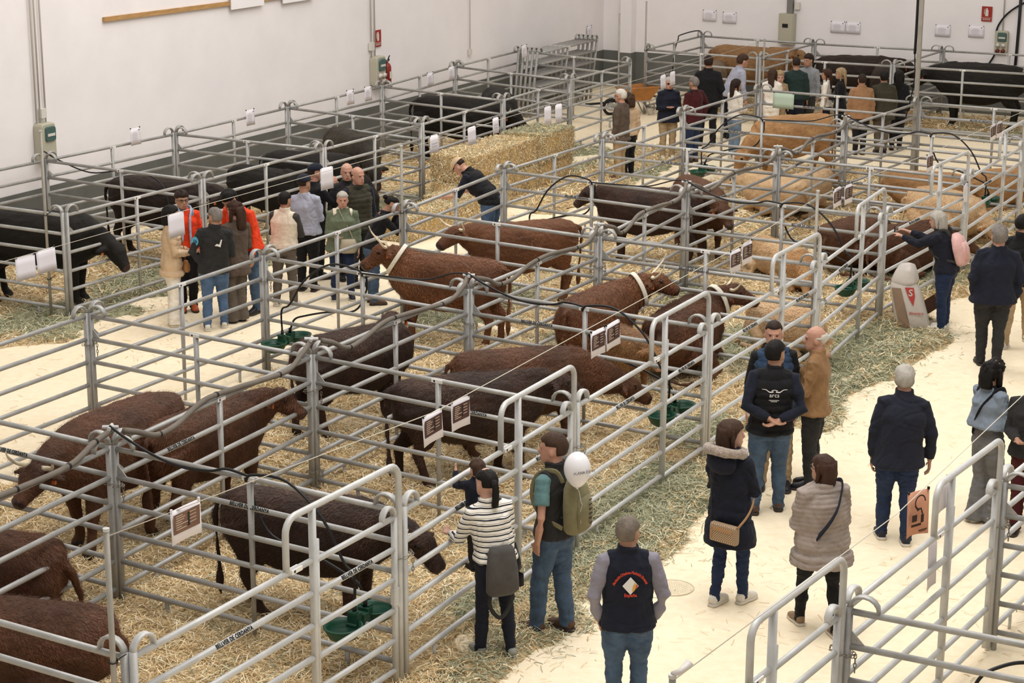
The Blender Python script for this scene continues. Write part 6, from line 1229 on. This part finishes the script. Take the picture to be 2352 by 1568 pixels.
o = wall_thing('fuse_box', 95, 325, True, 'beige electrical box with a green window at the far left of the wall', 'fuse box'); ebox(o, .34, .62, .17, True, 0)
for x in (-.12, -.03, .10): conduit(o, x, .3, 4.5)
g = G(); g.box((.02, -.04, .46), (.12, .07, .15)); g.obj('switch', M_boxw, o)
o = wall_thing('fuse_box', 860, 163, True, 'beige electrical box beside the fire extinguisher', 'fuse box'); ebox(o, .36, .62, .17, True, 2); conduit(o, -.16, .3, 4); conduit(o, -.02, .3, 4); g = G(); g.box((-.16, -.04, .52), (.12, .07, .16)); g.obj('switch', M_boxw, o)
o = wall_thing('cable_drop', 1077, 119, True, 'thin conduit ending in a small white switch on the left wall', 'switch'); conduit(o, 0, 0, 3.5, .01); g = G(); g.box((0, -.03, 0), (.1, .05, .13)); g.obj('switch', M_boxw, o)
o = wall_thing('electric_cabinet', 1811, 65, False, 'tall beige electric cabinet under a grey duct on the back wall', 'cabinet'); g = G(); g.box((0, -.09, 0), (.38, .18, .72)); g.obj('housing', M_box, o); g = G(); g.box((0, -.185, .0), (.33, .012, .66)); dr = g.obj('door', M_box, o); g = G(); g.box((-.02, -.195, .08), (.14, .01, .09)); g.obj('display', M_ink, dr)
g = G(); g.box((.05, -.06, 1.6), (.14, .12, 2.5)); g.obj('duct', M_dgrey, o); g = G(); g.box((.22, -.04, .55), (.12, .07, .17)); g.obj('switch', M_boxw, o)
o = wall_thing('socket_panel', 2302, 96, False, 'beige socket panel with a green window at the right end of the back wall', 'socket panel'); ebox(o, .30, .52, .12, True, 2); conduit(o, .0, .25, 3)
def ext_sign(px, py, left, label):
    o = wall_thing('fire_sign', px, py, left, label, 'sign'); g = G(); g.box((0, -.012, 0), (.24, .006, .34)); g.obj('plate', M_sign, o)
    g = G(); g.rings([(0, 0, -.08, .035, .004), (0, 0, .05, .035, .004), (0, 0, .075, .014, .004), (0, 0, .10, .018, .004)], 12); g.sweep([(-.02, 0, .09), (-.055, 0, .07), (-.06, 0, .02), (-.05, 0, -.04)], .006, 6, (0, 1, 0)); ob = g.obj('pictogram', M_boxw, o); ob.location = (0, -.018, .03)
    text('ext', M_boxw, o, frame((0, -.017, -.125), (1, 0, 0), (0, 0, 1)), 'lettering').scale = (.72, .9, 1)
    g = G(); g.box((0, -.0165, -.088), (.23, .002, .006)); g.obj('line', M_boxw, o)
ext_sign(867, 88, True, 'red EXTINTOR sign above the fire extinguisher on the left wall'); ext_sign(2267, 32, False, 'red EXTINTOR sign at the right end of the back wall')
o = wall_thing('fire_extinguisher', 878, 168, True, 'red fire extinguisher hanging on the left wall', 'extinguisher')
g = G(); g.rings([(0, -.12, -.25, .07, .07), (0, -.12, -.24, .085, .085), (0, -.12, .14, .085, .085), (0, -.12, .20, .06, .06), (0, -.12, .225, .025, .025), (0, -.12, .26, .022, .022)], 20); g.obj('cylinder', M_redp, o, True)
g = G(); g.sweep([(-.06, -.12, .28), (.02, -.12, .27), (.10, -.12, .36)], (.014, .008), 8); g.sweep([(-.03, -.12, .25), (.06, -.12, .25), (.09, -.12, .29)], (.012, .007), 8); g.obj('handle', M_ink, o, True); g = G(); g.sweep(smooth_path([(.0, -.12, .25), (-.09, -.14, .2), (-.11, -.16, .0), (-.09, -.15, -.18)], 4), .013, 8); g.obj('hose', M_ink, o, True); g = G(); g.box((.0, -.207, -.02), (.09, .004, .14)); g.obj('label_plate', M_boxw, o); g = G(); g.box((0, -.03, .1), (.05, .06, .2)); g.obj('bracket', M_ink, o)
# batten and two large white boards at the top of the left wall
A_, B_ = wall_at(238, 45, True, .03), wall_at(760, -22, True, .03); g = G(); u_ = (B_-A_)/np.linalg.norm(B_-A_); L_ = np.linalg.norm(B_-A_); o = empty('wooden_batten', A_, LA, 'long pine batten fixed high on the left wall', 'batten')
g.box((L_/2, 0, 0), (L_, .045, .075)); ob = g.obj('plank', M_wood, o); ob.rotation_euler = (0, -math.asin(u_[2]), 0)
for (x0, x1, yb, l) in [(531, 606, 22, 'large white board hanging on the batten, left one'), (650, 720, 8, 'large white board hanging on the batten, right one')]:
    a_, b_ = wall_at(x0, yb, True, .07), wall_at(x1, yb-10, True, .07); W_ = np.linalg.norm((b_-a_)[:2]); o = empty('white_board', (a_+b_)/2, LA, l, 'board'); g = G(); g.box((0, 0, .5), (W_, .02, 1.0)); g.obj('panel', M_wbd, o)
# cables at the right end of the back wall
def wp(px, py, off_=.05): return wall_at(px, py, False, off_)
g = G(); g.sweep(smooth_path([wp(2400, -10), wp(2352, 7), wp(2318, 28), wp(2297, 52), wp(2288, 75), wp(2287, 110), wp(2282, 130), wp(2262, 158), wp(2252, 162)], 4), .022, 8); g.obj('cable', M_hose, None, True, 'black cable arching down the right end of the back wall', 'cable')
g = G(); g.sweep([wp(2346, -20), wp(2341, 50), wp(2335, 120), wp(2330, 168)], .035, 8); g.obj('cable', M_hose, None, True, 'thick straight black cable at the right end of the back wall', 'cable')
# ---------------------------------------------------------------- leaning stack of hurdles near the corner
for k in range(5):
    a, b = uw(23.55+.02*k, -9.78+.10*k-.30), uw(26.75+.02*k, -9.78+.10*k-.30)
    o = hurdle(a, b, 'grey hurdle leaning on the left wall, %s of the stack' % ['innermost', 'second from the wall', 'middle one', 'fourth from the wall', 'outermost'][k], clear=0, feet=True, half=False); o.rotation_euler.rotate_axis('X', math.radians(5+.3*k)); o.location.z = .0
# ---------------------------------------------------------------- wheelbarrow
M_wb = mat('barrow_orange', '#a8713a', .6, 0, .2, 6); X = at(1462, 262)
o = empty('wheelbarrow', (X[0], X[1], 0), .25, 'orange wheelbarrow standing behind the far corner post', 'wheelbarrow')
g = G(); V = [(-.45, -.30, .62), (.45, -.34, .66), (.45, .34, .66), (-.45, .30, .62), (-.25, -.18, .34), (.25, -.2, .32), (.25, .2, .32), (-.25, .18, .34)]; V2 = [(x*.96, y*.95, z+.015) for x, y, z in V]; F = [(0, 1, 5, 4), (1, 2, 6, 5), (2, 3, 7, 6), (3, 0, 4, 7), (4, 5, 6, 7)]
g.add(V+V2, [f[::-1] for f in F]+[tuple(i+8 for i in f) for f in F]+[(0, 8, 9, 1), (1, 9, 10, 2), (2, 10, 11, 3), (3, 11, 8, 0)]); g.obj('tray', M_wb, o)
for s_ in (-1, 1): g = G(); g.sweep(smooth_path([(-.62, s_*.06, .2), (-.2, s_*.16, .31), (.3, s_*.22, .34), (.5, s_*.26, .52), (.85, s_*.28, .60)], 4), .016, 8); g.obj('handle', M_galv, o, True); g = G(); g.sweep([(.22, s_*.2, .34), (.34, s_*.24, .02), (.22, s_*.26, .02), (.05, s_*.2, .32)], .014, 8); g.obj('leg', M_galv, o, True)
g = G(); g.sweep([(-.62+.17*math.cos(t), 0, .19+.17*math.sin(t)) for t in np.linspace(0, 2*PI, 19)[:-1]], .035, 8, (0, 1, 0), closed=True); wl = g.obj('wheel', M_ink, o, True); g = G(); g.sweep([(-.62, -.04, .19), (-.62, .04, .19)], .10, 12); g.obj('hub', M_galv, wl)
long_hose([at(1345, 240, .02), at(1390, 236, .02), at(1430, 228, .02), at(1470, 212, .02)], .03, 'thick black hose lying on the floor in front of the wheelbarrow')
# ---------------------------------------------------------------- feed sack and brown box by the gate
M_sack = mat('sack_white', '#c9c0b6', .7, 0, .06, 9, .3, 20); M_sackb = mat('sack_band', '#8e7661', .8); M_sackr = mat('sack_red', '#b23a34', .6); M_plast = mat('clear_plastic', '#d6cfc8', .3, 0, .05, 9, .4, 15)
X = at(2100, 752); o = empty('feed_sack', (X[0], X[1], 0), -.15, 'big white and brown feed sack with a red letter leaning on the gate', 'sack')
sk = G(); sk.rings([(0, 0, .0, .19, .10), (0, 0, .03, .225, .125), (0, .01, .18, .235, .135), (0, .04, .38, .225, .125), (0, .07, .54, .205, .11), (0, .085, .62, .17, .08)], 28, 3.2); V = np.concatenate(sk.v); V[:, 0] -= V[:, 2]*.28; V += .012*np.c_[noise(V, 2.2, 1), noise(V, 2.2, 2), 0*V[:, 0]]; sk.v = [V]; sk.obj('sack_body', M_sack, o, True)
g = G(); V = np.array([(x, -.150, z) for x, z in ((-.20, .02), (-.08, .02), (-.08, .58), (-.19, .58))]); 
def on_sack(xz): 
    out = []
    for x, z in xz: yy = np.interp(z, [0, .03, .18, .38, .54, .62], [-.10, -.12, -.128, -.09, -.045, -.0]); k = max(0, abs(x)/.23); out.append((x-z*.28, yy-.014+.05*k**4, z))
    return out
q = [(-.19, .03), (-.055, .03), (-.055, .20), (-.055, .40), (-.055, .56), (-.18, .56), (-.19, .4), (-.195, .2)]; g.add([(x, y-.012, z) for x, y, z in on_sack(q)], [tuple(range(8))]); g.obj('brown_band', M_sackb, o)
q = [(.0, .57), (.12, .57), (.11, .46), (.055, .33), (.02, .44)]; g = G(); g.add([(x, y-.004, z) for x, y, z in on_sack(q)], [(0, 4, 3, 2, 1)]); g.obj('red_flash', M_sackr, o)
p = on_sack([(.06, .50)])[0]; text('sbag', M_sack, o, frame((p[0], p[1]-.012, p[2]), (1, 0, 0), (-.1, .15, 1)), 'lettering').scale = (.8, .8, 1)
p = on_sack([(.075, .235)])[0]; text('alim', M_sackr, o, frame((p[0], p[1]-.012, p[2]), (1, 0, 0), (0, .1, 1)), 'lettering').scale = (.75, 1, 1)
g = G(); g.rings([(-.16, .08, .58, .17, .09), (-.15, .09, .66, .18, .11), (-.13, .10, .76, .15, .11), (-.12, .11, .85, .10, .08), (-.12, .11, .88, .04, .04)], 22, 2.2); V = np.concatenate(g.v); V += .02*np.c_[noise(V, 3, 4), noise(V, 3, 5), noise(V, 3, 6)]; g.v = [V]; g.obj('plastic_liner', M_plast, o, True)
X = at(2140, 738); o = empty('brown_box', (X[0], X[1], 0), -.5, 'open dark brown box tilted beside the feed sack', 'box'); Rb = Matrix.Rotation(math.radians(-38), 3, 'Y')
M_bx = mat('box_brown', '#4b3024', .7, 0, .15, 6); g = G()
for c_, s_ in [((0, 0, .01), (.42, .30, .02)), ((0, -.15, .09), (.42, .02, .18)), ((0, .15, .09), (.42, .02, .18)), ((-.2, 0, .09), (.02, .30, .18)), ((.2, 0, .09), (.02, .30, .18))]: g.box(c_, s_)
g.xf(lambda V: V@np.array(Rb).T+np.array([0, 0, .15])); g.obj('tray', M_bx, o)
# manhole cover in the aisle
M_mh = mat('cover_dusty', '#ddcfb2', .85, 0, .1, 20, .5, 60); X = at(1545, 1350); o = empty('manhole_cover', (X[0], X[1], .0), 0, 'round dusty manhole cover set in the sandy aisle floor', 'manhole cover')
g = G(); g.rings([(0, 0, .0, .185, .185), (0, 0, .004, .185, .185)], 40); g.obj('plate', M_mh, o); g = G(); g.sweep([(.195*math.cos(t), .195*math.sin(t), .001) for t in np.linspace(0, 2*PI, 41)[:-1]], .004, 6, closed=True); g.obj('ring', mat('cover_gap', '#c0b090', .9), o)
g = G()
for i in range(-7, 8):
    for j in range(-7, 8):
        if i*i+j*j < 50 and (i+j) % 2 == 0: g.rings([(i*.022, j*.022, .003, .006, .006), (i*.022, j*.022, .005, .005, .005)], 6)
g.obj('studs', MATS['cover_gap'], o, kind='stuff')
# clear clamp on the pole stub
g = G(); o = empty('string_clamp', (.88, 9.92, 2.36), .4, 'clear plastic clamp holding the string on the pole stub', 'clamp'); g.sweep([(0, 0, 0), (.05, 0, .01), (.11, .01, .05)], [(.02, .016), (.022, .016), (.03, .02)], 10); g.obj('clamp_body', M_glass if False else M_plast, o, True)
